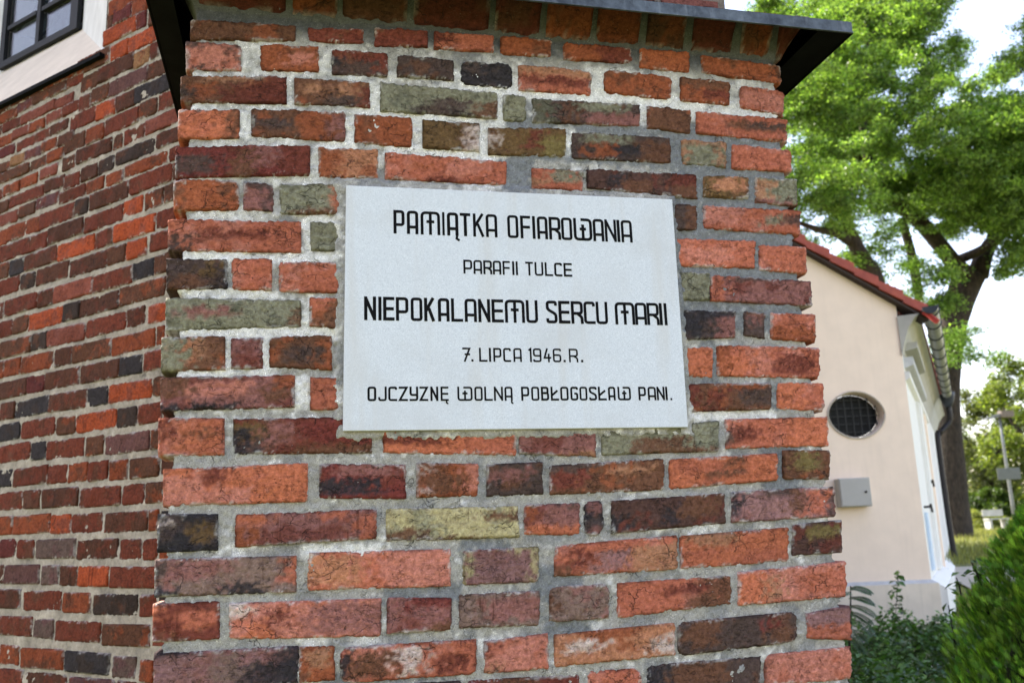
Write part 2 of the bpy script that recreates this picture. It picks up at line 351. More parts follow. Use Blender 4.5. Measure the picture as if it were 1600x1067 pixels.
def brick_mesh(q, spec, seed, res=.0031, depth=.11, proud=None, rad=None, rough=1.0):
    """q: TL TR BR BL (u,z) metres. returns centre and mesh, local x=u, y=into the wall, z=up"""
    q = np.array(q, float).reshape(4, 2); ex = .0026
    cx, cz = q.mean(0); q = q - (cx, cz); q[0] += (-ex, ex); q[1] += (ex, ex); q[2] += (ex, -ex); q[3] += (-ex, -ex)
    W_ = (np.linalg.norm(q[1] - q[0]) + np.linalg.norm(q[2] - q[3])) / 2; H_ = (np.linalg.norm(q[0] - q[3]) + np.linalg.norm(q[1] - q[2])) / 2
    nx = max(3, int(W_ / res)); nz = max(3, int(H_ / res))
    s, t = np.meshgrid(np.linspace(0, 1, nx + 1), np.linspace(0, 1, nz + 1))
    P = (q[3] * (1 - s)[..., None] + q[2] * s[..., None]) * (1 - t)[..., None] + (q[0] * (1 - s)[..., None] + q[1] * s[..., None]) * t[..., None]
    rng = np.random.RandomState(seed); off = rng.rand(2) * 7
    X = P[..., 0] + off[0]; Z = P[..., 1] + off[1]
    r = (rng.choice([.003, .006, .010, .019], p=[.35, .35, .22, .08]) if rad is None else rad)
    dx = np.abs(s - .5) * W_ - (W_ / 2 - r); dz = np.abs(t - .5) * H_ - (H_ / 2 - r)
    sdf = r - (np.hypot(np.maximum(dx, 0), np.maximum(dz, 0)) + np.minimum(np.maximum(dx, dz), 0))   # distance inside the rounded outline
    d = sdf + .0008 * NM(X, Z) * rough + .0007 * NF(X, Z) * rough
    d -= .004 * sstep(1.5, 2.3, NL(X, Z) + .4 * NM(X, Z)) * (sdf < .012)
    pr = rng.uniform(.0022, .0048) if proud is None else proud
    h = pr + .0007 * NM(X, Z) * rough + .0005 * NF(X, Z) * rough + .0010 * NL(X, Z) + (s - .5) * rng.uniform(-.002, .002) + (t - .5) * rng.uniform(-.002, .002)
    h = h - .009 * (1 - sstep(-.0022, .0018, d)) - .0012 * sstep(1.2, 2.0, NM(X + 3, Z)) * .6 * rough
    cols = brick_cols(spec, s, t, W_, H_, seed, off)
    N = (nx + 1) * (nz + 1); V = np.zeros((N, 3)); V[:, 0] = P[..., 0].ravel(); V[:, 1] = -h.ravel(); V[:, 2] = P[..., 1].ravel()
    id_ = np.arange(N).reshape(nz + 1, nx + 1)
    F = np.stack([id_[:-1, :-1], id_[:-1, 1:], id_[1:, 1:], id_[1:, :-1]], -1).reshape(-1, 4)
    ring = np.concatenate([id_[0, :], id_[1:, -1], id_[-1, -2::-1], id_[-2:0:-1, 0]])
    V2 = V[ring].copy(); V2[:, 1] = depth; m_ = len(ring); j = np.roll(np.arange(m_), -1)
    F2 = np.stack([ring, np.arange(m_) + N, j + N, ring[j]], -1)
    F3 = (np.arange(m_) + N)[None, :]
    return (cx, cz), mesh_np('brick', np.vstack([V, V2]), [F, F2, F3[:, ::-1]] if m_ > 4 else [F, F2], np.vstack([cols.reshape(-1, 3), cols.reshape(-1, 3)[ring]]))
but = thing('brick_buttress', 'old red brick buttress with patched grey mortar carrying the white stone plaque', 'buttress', (0, 2.0, 0), YB)
ROUND = {}
BR = [
(1,-702,2749,-480,2758,-480,2723,-701,2704,'b'),
(1,-448,2755,-327,2763,-327,2730,-448,2728,'m'),
(1,-297,2768,-177,2775,-178,2737,-298,2726,'m'),
(1,-158,2773,-19,2778,-20,2737,-159,2733,'r|m,.0,.3,0,.6'),
(1,3,2778,126,2781,124,2738,1,2735,'o'),
(1,159,2776,333,2779,330,2739,156,2734,'o|m,.5,1,0,1'),
(1,358,2777,486,2780,481,2728,354,2730,'o'),
(1,523,2777,739,2766,734,2718,519,2731,'o'),
(2,-711,2697,-597,2698,-596,2639,-708,2631,'R|d,0,.4,0,.25|d,.15,.4,.75,1|d,.85,1,0,.6'),
(2,-552,2702,-428,2712,-427,2651,-551,2643,'o|R,.4,.9,.3,.7'),
(2,-395,2705,-272,2706,-272,2652,-395,2648,'m|d,0,.8,.4,1|k,0,.2,.3,.7'),
(2,-246,2704,-117,2705,-118,2655,-247,2655,'d'),
(2,-96,2705,24,2705,22,2646,-97,2649,'k'),
(2,44,2707,223,2704,219,2645,41,2644,'r|t,0,1,0,.35|m,.1,1,.4,.7'),
(2,260,2713,432,2708,427,2649,257,2655,'o'),
(2,461,2713,590,2706,584,2646,455,2649,'o|m,.4,1,.4,.8|b,0,1,0,.4'),
(2,623,2702,742,2694,735,2631,617,2642,'r|R,0,1,.2,.8'),
(3,-718,2609,-498,2629,-497,2568,-716,2553,'b|m,.4,1,.3,1|m,.75,1,0,1|d,0,.3,.4,.8|t,.2,.8,.0,.2|o,.1,.3,.3,.8'),
(3,-477,2627,-313,2629,-313,2573,-476,2568,'b|t,.15,.35,.2,.6|t,.55,.9,.1,.6|m,.85,1,.2,1|d,.4,.8,.6,1'),
(3,-285,2633,-14,2629,-17,2567,-286,2565,'g|b,.8,1,.45,1|d,.42,.75,.4,1|d,.3,.6,.7,1'),
(3,3,2626,55,2626,52,2563,1,2564,'g'),
(3,74,2621,343,2627,339,2573,72,2563,'d|g,.42,.85,.05,.45|e,0,.2,.0,1|b,.28,.4,.1,1|p,.5,1,.5,1'),
(3,366,2625,477,2622,472,2563,362,2569,'b'),
(3,496,2619,741,2615,734,2555,491,2565,'r|b,.35,1,.25,.6|d,.55,.95,.3,.5'),
(4,-720,2532,-597,2541,-596,2478,-718,2468,'O|b,.8,1,0,1'),
(4,-568,2546,-368,2553,-368,2486,-567,2484,'b|p,.82,1,.1,.9|o,.5,.8,0,1|d,0,.4,.3,.7'),
(4,-344,2551,-217,2550,-218,2482,-344,2484,'o'),
(4,-189,2548,-60,2547,-62,2480,-190,2482,'l|w,.78,1,.1,1'),
(4,-35,2539,150,2550,147,2481,-37,2476,'l|m,.5,.7,.1,.8|Y,.7,1,.3,1|w,0,.08,.2,.8'),
(4,168,2543,417,2544,412,2481,164,2479,'d|g,.1,.62,.05,.38|o,.16,.44,.4,.9|b,.66,1,.2,1|k,.44,.7,.4,.8'),
(4,451,2541,565,2542,560,2479,446,2481,'g|t,0,1,0,.15|t,.85,1,0,1|t,0,.1,0,1'),
(4,585,2539,743,2531,736,2476,579,2476,'r'),
(5,-723,2446,-445,2468,-445,2401,-721,2380,'M|b,.4,.58,.1,1|p,.58,.78,.0,.7|d,0,.3,.3,.9|m,.75,1,0,1'),
(5,-423,2464,-296,2466,-296,2402,-422,2398,'T|o,0,.3,.2,1'),
(5,-276,2461,0,2455,-2,2402,-276,2402,'r|o,.24,.36,.35,.6|m,.35,.6,.8,1'),
(5,66,2444,187,2445,184,2396,64,2397,'r|g,.38,.9,0,.65|t,0,.2,.5,.9'),
(5,201,2450,479,2451,474,2392,199,2406,'D|b,.3,.6,.4,1|m,.75,1,0,.6|k,.2,.3,.2,.8|b,.75,1,.5,1'),
(5,500,2449,617,2453,612,2398,495,2398,'l|T,.2,.9,.1,.7'),
(5,640,2454,749,2452,741,2385,633,2390,'g|t,0,.4,.1,1|p,0,1,.85,1'),
(6,-724,2370,-595,2376,-593,2313,-721,2305,'o'),
(6,-581,2375,-522,2372,-521,2313,-580,2314,'p|d,.0,1,0,.2|d,.8,1,0,1'),
(6,-505,2373,-380,2380,-380,2314,-504,2308,'g|r,.86,1,0,1|b,.1,1,.85,1'),
(6,415,2371,472,2372,467,2312,410,2309,'d|b,.5,1,0,1'),
(6,493,2373,750,2370,744,2311,488,2317,'r|g,.62,.82,.3,.65|R,0,.4,0,.8|d,.82,1,.2,.6'),
(7,-732,2283,-463,2289,-462,2223,-729,2217,'r|m,.2,.8,.3,.6|d,0,.15,.5,1|R,.1,.2,.2,.6'),
(7,-439,2290,-382,2291,-381,2228,-438,2228,'g'),
(7,416,2285,618,2287,611,2221,411,2220,'r|R,.3,.7,.3,.8'),
(7,632,2277,755,2275,748,2211,626,2217,'r'),
(8,-731,2196,-614,2198,-612,2138,-729,2133,'d|l,.6,.9,.0,.6|k,.85,1,.1,1|b,.1,.5,.5,1'),
(8,-601,2200,-523,2201,-522,2137,-599,2136,'r'),
(8,-504,2196,-380,2199,-380,2135,-503,2134,'r'),
(8,418,2201,490,2201,485,2139,412,2135,'g'),
(8,496,2197,760,2188,753,2129,491,2137,'p|r,0,.16,0,1|d,.2,.55,0,.15|m,.2,.3,.2,.7'),
(9,-730,2113,-461,2112,-460,2059,-727,2046,'g|b,.93,1,.3,1|p,.1,.5,.3,.6'),
(9,-439,2118,-383,2119,-383,2055,-439,2061,'b|r,0,.7,0,.35'),
(9,420,2108,549,2109,543,2049,415,2040,'k|p,.6,1,.25,1|d,.4,.6,.3,1'),
(9,574,2109,625,2106,619,2046,569,2054,'d|p,.3,.8,.1,.5'),
(9,644,2107,762,2105,754,2040,638,2045,'r|o,0,1,.5,1'),
(10,-734,2027,-614,2032,-612,1965,-732,1961,'b|g,0,.4,0,1|o,.92,1,.5,1|t,.45,.65,0,.7'),
(10,-598,2027,-538,2030,-537,1967,-596,1967,'p|m,.1,.9,.5,1'),
(10,-521,2033,-396,2037,-396,1966,-520,1971,'b|o,0,.06,.3,.9|o,.84,1,.1,1|d,.3,.75,.3,.8'),
(10,416,2019,483,2021,476,1952,410,1955,'O'),
(10,497,2025,760,2022,752,1951,491,1956,'r|O,0,.3,.3,1|m,.55,.95,.2,.9|o,0,.12,0,1'),
(11,-733,1945,-472,1951,-472,1887,-730,1880,'p|b,0,.25,0,.6|k,0,.6,.82,1|b,.75,.95,.3,.8|o,.86,1,0,.4|R,.2,.65,.2,.6'),
(11,-436,1946,-380,1944,-380,1880,-436,1882,'r'),
(11,416,1933,624,1935,618,1877,411,1872,'b|m,0,.1,0,1|m,.25,.42,.2,1|d,.6,1,.2,.8'),
(11,643,1937,763,1935,755,1872,637,1877,'r|O,0,.5,0,1'),
(12,-734,1862,-611,1861,-609,1790,-731,1790,'r|O,.3,.9,.1,.8|b,.4,.9,.35,.5|m,0,.15,.1,.6'),
(12,-589,1859,-312,1862,-312,1790,-587,1791,'m|l,.0,.2,.1,.6|k,0,.15,.3,1|p,.22,.42,.1,.7|b,.4,1,.75,1|M,.5,1,.1,.65|d,.1,.25,.6,.9'),
(12,-286,1831,-1,1824,-3,1780,-286,1789,'O|m,0,.5,.2,.6|r,.6,1,0,1'),
(12,10,1826,181,1822,178,1773,8,1783,'p|t,.6,1,.8,1'),
(12,200,1829,481,1847,475,1781,197,1777,'g|b,.25,.72,.45,.9|b,.25,1,.85,1|e,.0,.2,0,.3'),
(12,502,1850,762,1854,754,1789,496,1787,'r|O,.6,1,.0,1|m,.08,.3,.3,.8|d,0,.08,.4,.9'),
(13,-720,1760,-444,1767,-444,1693,-718,1691,'O|R,.0,.3,.2,1|m,.25,.45,0,.45|R,.3,.6,.6,1'),
(13,-416,1765,-242,1760,-243,1693,-416,1699,'M|k,0,.7,.45,.9|p,.2,.9,0,.35'),
(13,-216,1763,-86,1759,-88,1695,-217,1695,'o|w,.05,.2,0,.3|R,.75,1,.0,.8|w,.1,.2,.7,.95|b,.2,.7,.3,.9'),
(13,-64,1757,56,1760,53,1695,-67,1693,'d|p,.1,.7,.2,.6|b,.3,.6,.5,.8'),
(13,76,1752,339,1763,334,1697,73,1693,'b|m,0,.3,.2,.8|d,.0,.4,0,.25|t,.5,.9,.2,.4'),
(13,356,1760,621,1770,615,1712,351,1698,'O|r,.05,.3,.1,.5|b,.55,.65,0,.4|b,.3,.7,.5,.7'),
(13,641,1777,759,1775,751,1711,634,1714,'b|Y,.25,.7,.05,.7'),
(14,-727,1673,-618,1669,-616,1603,-725,1603,'k|w,.08,.18,.1,.35|l,.6,.9,.2,.8'),
(14,-581,1667,-304,1670,-305,1614,-579,1607,'p|O,.0,.22,0,.35|o,0,.15,.4,1|r,.62,.8,0,.3|r,.85,1,.2,1'),
(14,-280,1670,-2,1667,-4,1606,-281,1608,'y|b,0,.3,.65,1|b,.7,1,.2,.45|k,.22,.27,.8,1|b,.3,.7,.92,1'),
(14,14,1669,136,1670,133,1605,12,1611,'p|O,0,1,.7,1|d,.7,.95,0,.2|o,0,.2,0,.6'),
(14,150,1675,190,1674,186,1605,146,1604,'k|p,.3,.8,.0,.4|p,.2,.9,.8,1'),
(14,213,1672,482,1682,476,1619,209,1606,'D|k,.45,.55,.3,.9|k,.0,.1,.5,1|b,.6,.95,.0,.7'),
(14,502,1685,761,1690,753,1625,496,1620,'P|k,0,.1,.0,.8|r,.7,.95,.1,.9|d,.3,.6,0,.25|b,.55,.68,0,1|d,.95,1,0,1'),
(15,-729,1586,-465,1582,-464,1516,-726,1519,'G|p,.05,.4,.05,.6|k,0,.15,.75,1|k,.45,.75,.7,1|r,.93,1,0,.8|d,0,.1,.1,.5'),
(15,-438,1587,-151,1583,-153,1512,-438,1518,'r|T,0,.35,.1,.9|P,.7,.95,.3,.8|R,.5,1,.0,1'),
(15,-121,1579,39,1581,36,1512,-123,1513,'P|y,.6,1,0,.12|y,.93,1,0,1|y,0,.06,.0,1'),
(15,78,1581,357,1593,351,1524,75,1521,'r|b,0,.15,.6,1|P,.3,.6,.3,.9|t,.62,1,.2,1|m,.1,.3,.2,.7'),
(15,368,1591,631,1601,623,1530,363,1525,'O|r,.5,1,.6,1|t,.1,.5,.0,.4'),
(15,645,1606,770,1613,761,1544,638,1542,'D|Y,.3,.9,.1,.5'),
(16,-729,1502,-610,1502,-608,1435,-727,1436,'m|O,0,.15,.0,.4|r,.4,.9,.2,.7'),
(16,-588,1497,-296,1491,-297,1422,-586,1433,'R|O,.1,.28,.5,1|p,.5,1,.1,.9|m,.22,.34,.2,.9|w,.0,.12,.0,.4'),
(16,-280,1492,-152,1485,-153,1425,-281,1426,'p|M,.3,1,.0,.3|b,.6,1,.7,1'),
(16,-132,1490,37,1490,34,1424,-133,1428,'G|p,.3,1,.2,.8'),
(16,63,1497,192,1496,188,1430,60,1429,'G|b,.0,.1,.2,.8'),
(16,216,1497,479,1501,473,1445,211,1429,'r|b,.7,1,.0,1|m,.4,.8,.2,.5|b,.6,.9,.6,1'),
(16,500,1507,769,1520,759,1446,493,1440,'R|O,0,.28,.1,1|t,.25,.4,.2,.9|r,.55,1,.2,.9'),
(17,-723,1411,-458,1409,-458,1343,-720,1344,'P|k,0,.3,.0,.1|k,.55,1,.4,1|k,.85,1,0,1|G,.4,.6,.1,.9'),
(17,-454,1407,-388,1405,-388,1344,-453,1344,'o|t,.2,.9,.1,.6'),
(17,-374,1401,-102,1400,-104,1337,-374,1337,'r|b,.05,.4,.2,.9|w,.38,.6,.1,.5|k,0,.06,.1,.9|m,.7,.95,.4,.9|w,.45,.6,.5,.9'),
(17,-82,1395,52,1403,49,1337,-84,1336,'R|m,0,.15,0,.5|t,.02,.2,.7,1'),
(17,69,1399,336,1408,331,1346,66,1339,'T|w,.1,.4,.3,.6|o,.2,.7,.0,.3|w,.8,1,.4,.9'),
(17,349,1408,630,1416,623,1356,344,1343,'d|b,.05,.35,.0,.8|M,.7,.85,.1,.5|b,.75,.95,.5,1'),
(17,657,1411,768,1421,759,1351,651,1361,'P|r,.0,1,.5,1'),
(18,-717,1335,-589,1332,-588,1271,-714,1276,'r'),
(18,-571,1331,-384,1323,-383,1261,-570,1270,'b'),
(18,-321,1326,-134,1321,-136,1260,-322,1265,'d'),
(18,-119,1321,114,1316,110,1256,-121,1260,'M|b,.2,.6,0,.4'),
(18,137,1321,252,1320,248,1256,133,1258,'r'),
(18,271,1325,534,1326,527,1265,267,1264,'d|b,.2,.7,.1,.8|k,.0,.15,0,1'),
(18,548,1329,759,1332,750,1268,541,1269,'R'),
]
for i, (row, *n, spec) in enumerate(BR):
    q = np.array(n, float) / 1000
    (cx, cz), me = brick_mesh(q, spec, 100 + i, depth=.12)
    o = link('brick', me, M_BRICK, but); o.location = (cx, 0, cz)
# the courses below the picture, down to the ground
def uL(z): return -.700 - .006 * (2.5 - z) / .6 - .004 * np.clip((2.2 - z) / .5, 0, 1)
def uR(z): return .724 + .010 * (2.5 - z) / .6 + .006 * np.clip((2.2 - z) / .6, 0, 1)
rng = np.random.RandomState(5); z = 1.228; k = 0
LOW = 'rrooOmbRpdbGmro'
while z > .05:
    u = uL(z) - .004; end = uR(z) + .006; head = k % 2 == 0
    while u < end - .03:
        L = rng.uniform(.112, .124) if head else rng.uniform(.25, .268); head = not head if rng.rand() < .8 else head
        e = min(u + L, end)
        if end - e < .05: e = end
        (cx, cz), me = brick_mesh((u, z + .001 * rng.randn(), e, z + .001 * rng.randn(), e, z - .061, u, z - .061), LOW[rng.randint(len(LOW))], 900 + k * 20 + int(u * 30), res=.012)
        o = link('brick', me, M_BRICK, but); o.location = (cx, 0, cz); u = e + .018
    z -= .083; k += 1
# mortar: one relief sheet wrapping the front and both returns
PQ = np.array([[-0.3653, 2.3732], [0.4032, 2.3791], [0.3983, 1.833], [-0.3717, 1.8324]])
ss = np.concatenate([-np.array([1.3, .9, .6, .4, .25, .15, .09, .05, .03, .018, .010, .005]), np.linspace(0, 1, 372), 1 + np.array([.005, .010, .018, .03, .05, .09, .15, .25, .4, .6, .9, 1.3])])
zz = np.concatenate([np.linspace(-.02, 1.15, 40), np.linspace(1.17, 2.79, 400), [2.83, 2.9]])
S, Z = np.meshgrid(ss, zz)
L_, R_ = uL(Z) + .0035, uR(Z) - .0035
jl = .0022 * NM(Z * 0 + .3, Z) + .0015 * NF(Z * 0 + .7, Z); jr = .0022 * NM(Z * 0 + .8, Z) + .0015 * NF(Z * 0 + .1, Z)
Uc = np.clip(S, 0, 1); U = L_ + (R_ - L_) * Uc
inn = np.where(S < 0, -S, np.where(S > 1, S - 1, 0)); 
edge = np.minimum(U - L_, R_ - U)
hh = -.0026 + .0009 * NM(U, Z) + .0006 * NF(U, Z) + .0009 * NL(U + .3, Z)
hh -= .0015 * sstep(.005, 0, edge)
du = np.maximum(PQ[:, 0].min() - U, U - PQ[:, 0].max()); dv = np.maximum(PQ[:, 1].min() - Z, Z - PQ[:, 1].max()); dp = np.maximum(du, dv)
hh += .0085 * sstep(.019, .012, dp + .0022 * NM(U + .5, Z)) * (dp > -.03)
U = U - jl * (S <= 0) + jr * (S >= 1) - .001 * 0
V = np.stack([U, -hh + inn, Z], -1).reshape(-1, 3)
gray = np.array(lin((166, 163, 157))); whit = np.array(lin((226, 224, 221))); dk = np.array(lin((120, 123, 127))); warm = np.array(lin((150, 144, 134)))
wt = sstep(.3, 1.2, NL(U, Z) * .6 + NM(U + .4, Z) * .45 + .45 * sstep(2.05, 2.45, Z) * sstep(.25, -.1, U) - .3)
# patches of lime pointing and of dark cement seen on the wall: u0,u1,z0,z1,kind
PT = [(-0.73, -0.379, 2.028, 2.059, 1), (-0.62, -0.593, 1.958, 2.039, 1), (-0.544, -0.516, 1.95, 2.04, 1), (-0.73, -0.51, 1.943, 1.963, 1), (-0.477, -0.434, 1.88, 1.95, 1), (-0.731, -0.376, 2.194, 2.221, 1), (-0.464, -0.434, 2.222, 2.298, 1), (-0.731, -0.5, 2.117, 2.139, 1), (0.413, 0.629, 1.846, 1.878, 1), (-0.454, -0.433, 2.055, 2.131, 1), (-0.454, -0.287, 1.58, 1.603, 1), (-0.452, -0.263, 1.403, 1.434, 3), (-0.719, -0.221, 2.449, 2.587, 3), (-0.717, -0.279, 2.542, 2.565, 3), (-0.506, -0.476, 2.562, 2.635, 1), (-0.315, -0.283, 2.553, 2.636, 1), (-0.6, -0.565, 2.475, 2.54, 1), (-0.373, -0.343, 2.464, 2.549, 1), (-0.724, -0.366, 2.455, 2.477, 3), (-0.073, -0.024, 2.469, 2.556, 1), (-0.222, -0.189, 2.466, 2.548, 1), (-0.449, -0.417, 2.399, 2.467, 3), (-0.145, 0.29, 2.61, 2.68, 1), (-0.279, -0.064, 2.544, 2.576, 1), (-0.28, 0.002, 2.454, 2.495, 1), (-0.025, 0.009, 2.542, 2.624, 1), (0.208, 0.366, 2.63, 2.725, 1), (0.252, 0.759, 2.682, 2.779, 3), (0.345, 0.747, 2.598, 2.668, 1), (0.229, 0.278, 2.574, 2.628, 1), (0.128, 0.176, 2.48, 2.562, 1), (-0.604, -0.278, 2.629, 2.732, 3), (-0.727, -0.393, 2.369, 2.399, 3), (-0.724, -0.366, 2.279, 2.311, 3), (0.344, 0.37, 2.568, 2.653, 1), (-0.003, 0.443, 2.542, 2.578, 2), (0.001, 0.749, 2.466, 2.502, 2), (-0.008, 0.065, 2.377, 2.473, 2), (0.405, 0.769, 2.058, 2.595, 2), (0.501, 0.562, 2.512, 2.615, 2), (-0.127, -0.021, 1.576, 1.608, 2), (0.024, 0.137, 1.473, 1.539, 2), (-0.288, -0.127, 1.479, 1.517, 2), (0.046, 0.161, 1.394, 1.446, 2), (0.45, 0.499, 1.92, 2.042, 2), (0.581, 0.687, 1.681, 1.799, 2), (-0.415, -0.161, 1.329, 1.35, 2), (0.598, 0.656, 1.874, 1.935, 2), (-0.01, 0.285, 1.774, 1.791, 2)]
gw = np.zeros(U.shape); gd = sstep(.3, 1.1, NL(U + .7, Z + .2) + .55 * sstep(.1, .6, U) - .3) * .5
for a, b, c0, c1, kd in PT:
    e = .008; nu = U + .006 * NM(U, Z); nz_ = Z + .004 * NM(U + .2, Z)
    mk = sstep(a - e, a + e, nu) * (1 - sstep(b - e, b + e, nu)) * sstep(c0 - e, c0 + e, nz_) * (1 - sstep(c1 - e, c1 + e, nz_))
    if kd == 1: gw = np.maximum(gw, mk)
    elif kd == 3: gw = np.maximum(gw, mk * np.clip(.48 + .3 * NL(U + .2, Z) + .12 * NM(U, Z), 0, 1))
    else: gd = np.maximum(gd, mk * .9)
wt = np.clip(np.maximum(wt * .75, gw) - gd * .6, 0, 1)
cc = gray + 0 * U[..., None]; cc = cc * (1 - gd[..., None]) + dk * gd[..., None]; cc = cc * (1 - wt[..., None]) + whit * wt[..., None]
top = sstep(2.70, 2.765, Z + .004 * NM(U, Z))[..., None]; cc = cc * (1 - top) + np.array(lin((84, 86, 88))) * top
cc = np.clip(cc * (1 + .07 * NF(U, Z)[..., None]), .01, .9)
a_, b_ = S.shape; id_ = np.arange(a_ * b_).reshape(a_, b_)
F = np.stack([id_[:-1, :-1], id_[:-1, 1:], id_[1:, 1:], id_[1:, :-1]], -1).reshape(-1, 4)
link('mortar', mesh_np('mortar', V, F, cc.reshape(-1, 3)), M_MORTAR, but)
# bricks on the two returns of the buttress (not facing the picture): one joined part
def cheap_bricks(name, parent, rects, frame, seed):
    """rects (a0,a1,z0,z1); frame(a, n, z) -> xyz; 8-vertex bricks"""
    rng = np.random.RandomState(seed); V = []; F = []; cols = []; keys = list('oorrmmMbbdDkpGo')
    for a0, a1, z0, z1 in rects:
        b = len(V); n = .004 + .003 * rng.rand(); c = PAL[keys[rng.randint(len(keys))]] * rng.uniform(.6, 1.0)
        for (aa, z_) in ((a0, z0), (a1, z0), (a1, z1), (a0, z1)): V.append(frame(aa, -.03, z_))
        e = .004
        for (aa, z_) in ((a0 + e, z0 + e), (a1 - e, z0 + e), (a1 - e, z1 - e), (a0 + e, z1 - e)): V.append(frame(aa, n, z_))
        F += [(b + 4, b + 5, b + 6, b + 7)] + [(b + i, b + (i + 1) % 4, b + 4 + (i + 1) % 4, b + 4 + i) for i in range(4)]
        cols += [c] * 8
    return link(name, mesh_np(name, np.array(V), np.array(F), np.array(cols), smooth=False), M_BRICK, parent, kind='stuff')
def course(a0, a1, z0, z1, pitch, st=.25, hd=.12, seed=0, skip=None, j=.013):
    rng = np.random.RandomState(seed); out = []; z = z0; k = 0
    while z < z1:
        a = a0 - rng.rand() * .15; head = k % 2
        while a < a1:
            L = hd if head else st; L *= rng.uniform(.94, 1.03); head = 1 - head
            x0, x1 = max(a, a0), min(a + L, a1)
            if x1 - x0 > .03 and not (skip and skip(x0, x1, z, z + pitch)): out.append((x0, x1, z, z + pitch - j))
            a += L + j
        z += pitch; k += 1
    return out
cheap_bricks('return_brickwork', but, course(.14, 1.35, .02, 2.75, .083, seed=3), lambda a, n, z: (uL(z) + .002 - n, a, z), 3)
cheap_bricks('return_brickwork', but, course(.14, 1.35, .02, 2.75, .083, seed=4), lambda a, n, z: (uR(z) - .002 + n, a, z), 4)
# moulded course flaring out under the coping
ZC0, ZC1, NC = 2.786, 2.872, .066
xb = [-.735, -.50, -.485, -.385, -.373, -.225, -.21, -.03, -.015, .095, .112, .225, .24, .35, .37, .47, .492, .60, .625, .705, .727, .80]
mb = []
spc = 'mmmommmobmom'
for i, a in enumerate(range(0, len(xb), 2)):
    u0, u1 = xb[a], xb[a + 1]; nx_, nz_ = 14, 8; V = []; 
    g = np.random.RandomState(60 + i)
    fl0 = .05 if a == 0 else 0; fl1 = .055 if a == len(xb) - 2 else 0
    s, t = np.meshgrid(np.linspace(0, 1, nx_ + 1), np.linspace(0, 1, nz_ + 1))
    b0 = u0 + fl0 * (1 - t ** 1.3); b1 = u1 - fl1 * (1 - t ** 1.3)
    X = b0 + (b1 - b0) * s; n = NC * t ** 1.1 + .0015 * NM(X, t * .08) - .004 * (np.minimum(np.minimum(s, 1 - s) * 10, np.minimum(t, 1 - t) * 6) < .5) + .004
    Zz = ZC0 + (ZC1 - ZC0) * t
    V = np.stack([X - .0, -n, Zz], -1).reshape(-1, 3); N = len(V)
    id_ = np.arange(N).reshape(nz_ + 1, nx_ + 1); F = np.stack([id_[:-1, :-1], id_[:-1, 1:], id_[1:, 1:], id_[1:, :-1]], -1).reshape(-1, 4)
    ring = np.concatenate([id_[0, :], id_[1:, -1], id_[-1, -2::-1], id_[-2:0:-1, 0]]); V2 = V[ring].copy(); V2[:, 1] = .12; m_ = len(ring); j = np.roll(np.arange(m_), -1)
    F2 = np.stack([ring, np.arange(m_) + N, j + N, ring[j]], -1)
    col = brick_cols('mobmmoobmom'[i % 11], s, t, u1 - u0, .08, 700 + i, g.rand(2)).reshape(-1, 3) * .55  # darkened overall: soot, plus the coping's shade put into the colour
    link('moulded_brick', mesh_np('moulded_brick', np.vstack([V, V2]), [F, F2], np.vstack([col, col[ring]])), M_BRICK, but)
jm = MB()   # joints between the moulded bricks
jm.hull([(-.69, .008, 2.768), (.72, .008, 2.768), (.72, .12, 2.775), (-.69, .12, 2.775)], [(-.735, -.046, 2.875), (.775, -.046, 2.875), (.775, .12, 2.875), (-.735, .12, 2.875)])
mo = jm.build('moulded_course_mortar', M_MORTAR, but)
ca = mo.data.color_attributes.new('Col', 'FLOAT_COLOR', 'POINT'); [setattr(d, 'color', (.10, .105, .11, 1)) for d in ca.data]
# metal coping: sloped sheet with folded drip edge, overhanging on three sides
cop = bpy.data.objects.new('coping', None); C.objects.link(cop); cop.parent = but
cl, cr, cf, zs = -.802, .882, .112, 2.806
mb = MB(); sh = .0015
mb.hull([(cl, -cf, zs + .028), (cr, -cf, zs + .028), (cr, 1.2, zs + .62), (cl, 1.2, zs + .62)], [(cl, -cf, zs + .031), (cr, -cf, zs + .031), (cr, 1.2, zs + .623), (cl, 1.2, zs + .623)])
mb.build('roof_sheet', M_ZINCD, cop)
mb = MB(); mb.box(cl, cr, -cf - .003, -cf, zs, zs + .032); mb.box(cl, cr, -cf - .006, -cf - .0032, zs, zs + .004); mb.build('drip_edge', M_ZINC, cop, bevel=.0006)
for xx in (cl, cr):
    mb = MB(); d = .002
    mb.hull([(xx - d, -cf, zs), (xx + d, -cf, zs), (xx + d, -cf, zs + .03), (xx - d, -cf, zs + .03)], [(xx - d, 1.2, zs - .0), (xx + d, 1.2, zs - .0), (xx + d, 1.2, zs + .62), (xx - d, 1.2, zs + .62)])
    mb.build('side_sheet', M_ZINCD, cop)
for a_, b_ in ((cl + .003, -.745), (.79, cr - .003)):
    mb = MB(); mb.box(a_, b_, -cf + .001, 1.19, zs + .002, zs + .004); mb.build('soffit_sheet', M_ZINCD, cop)
mb = MB(); mb.hull([(cr - .06, -cf + .004, zs + .031), (cr + .004, -cf + .004, zs + .031), (cr + .004, -cf + .004, zs + .036), (cr - .06, -cf + .004, zs + .033)], [(cr - .06, .3, zs + .22), (cr + .004, .3, zs + .22), (cr + .004, .3, zs + .246), (cr - .06, .3, zs + .226)])
mb.build('standing_seam', M_ZINCD, cop)
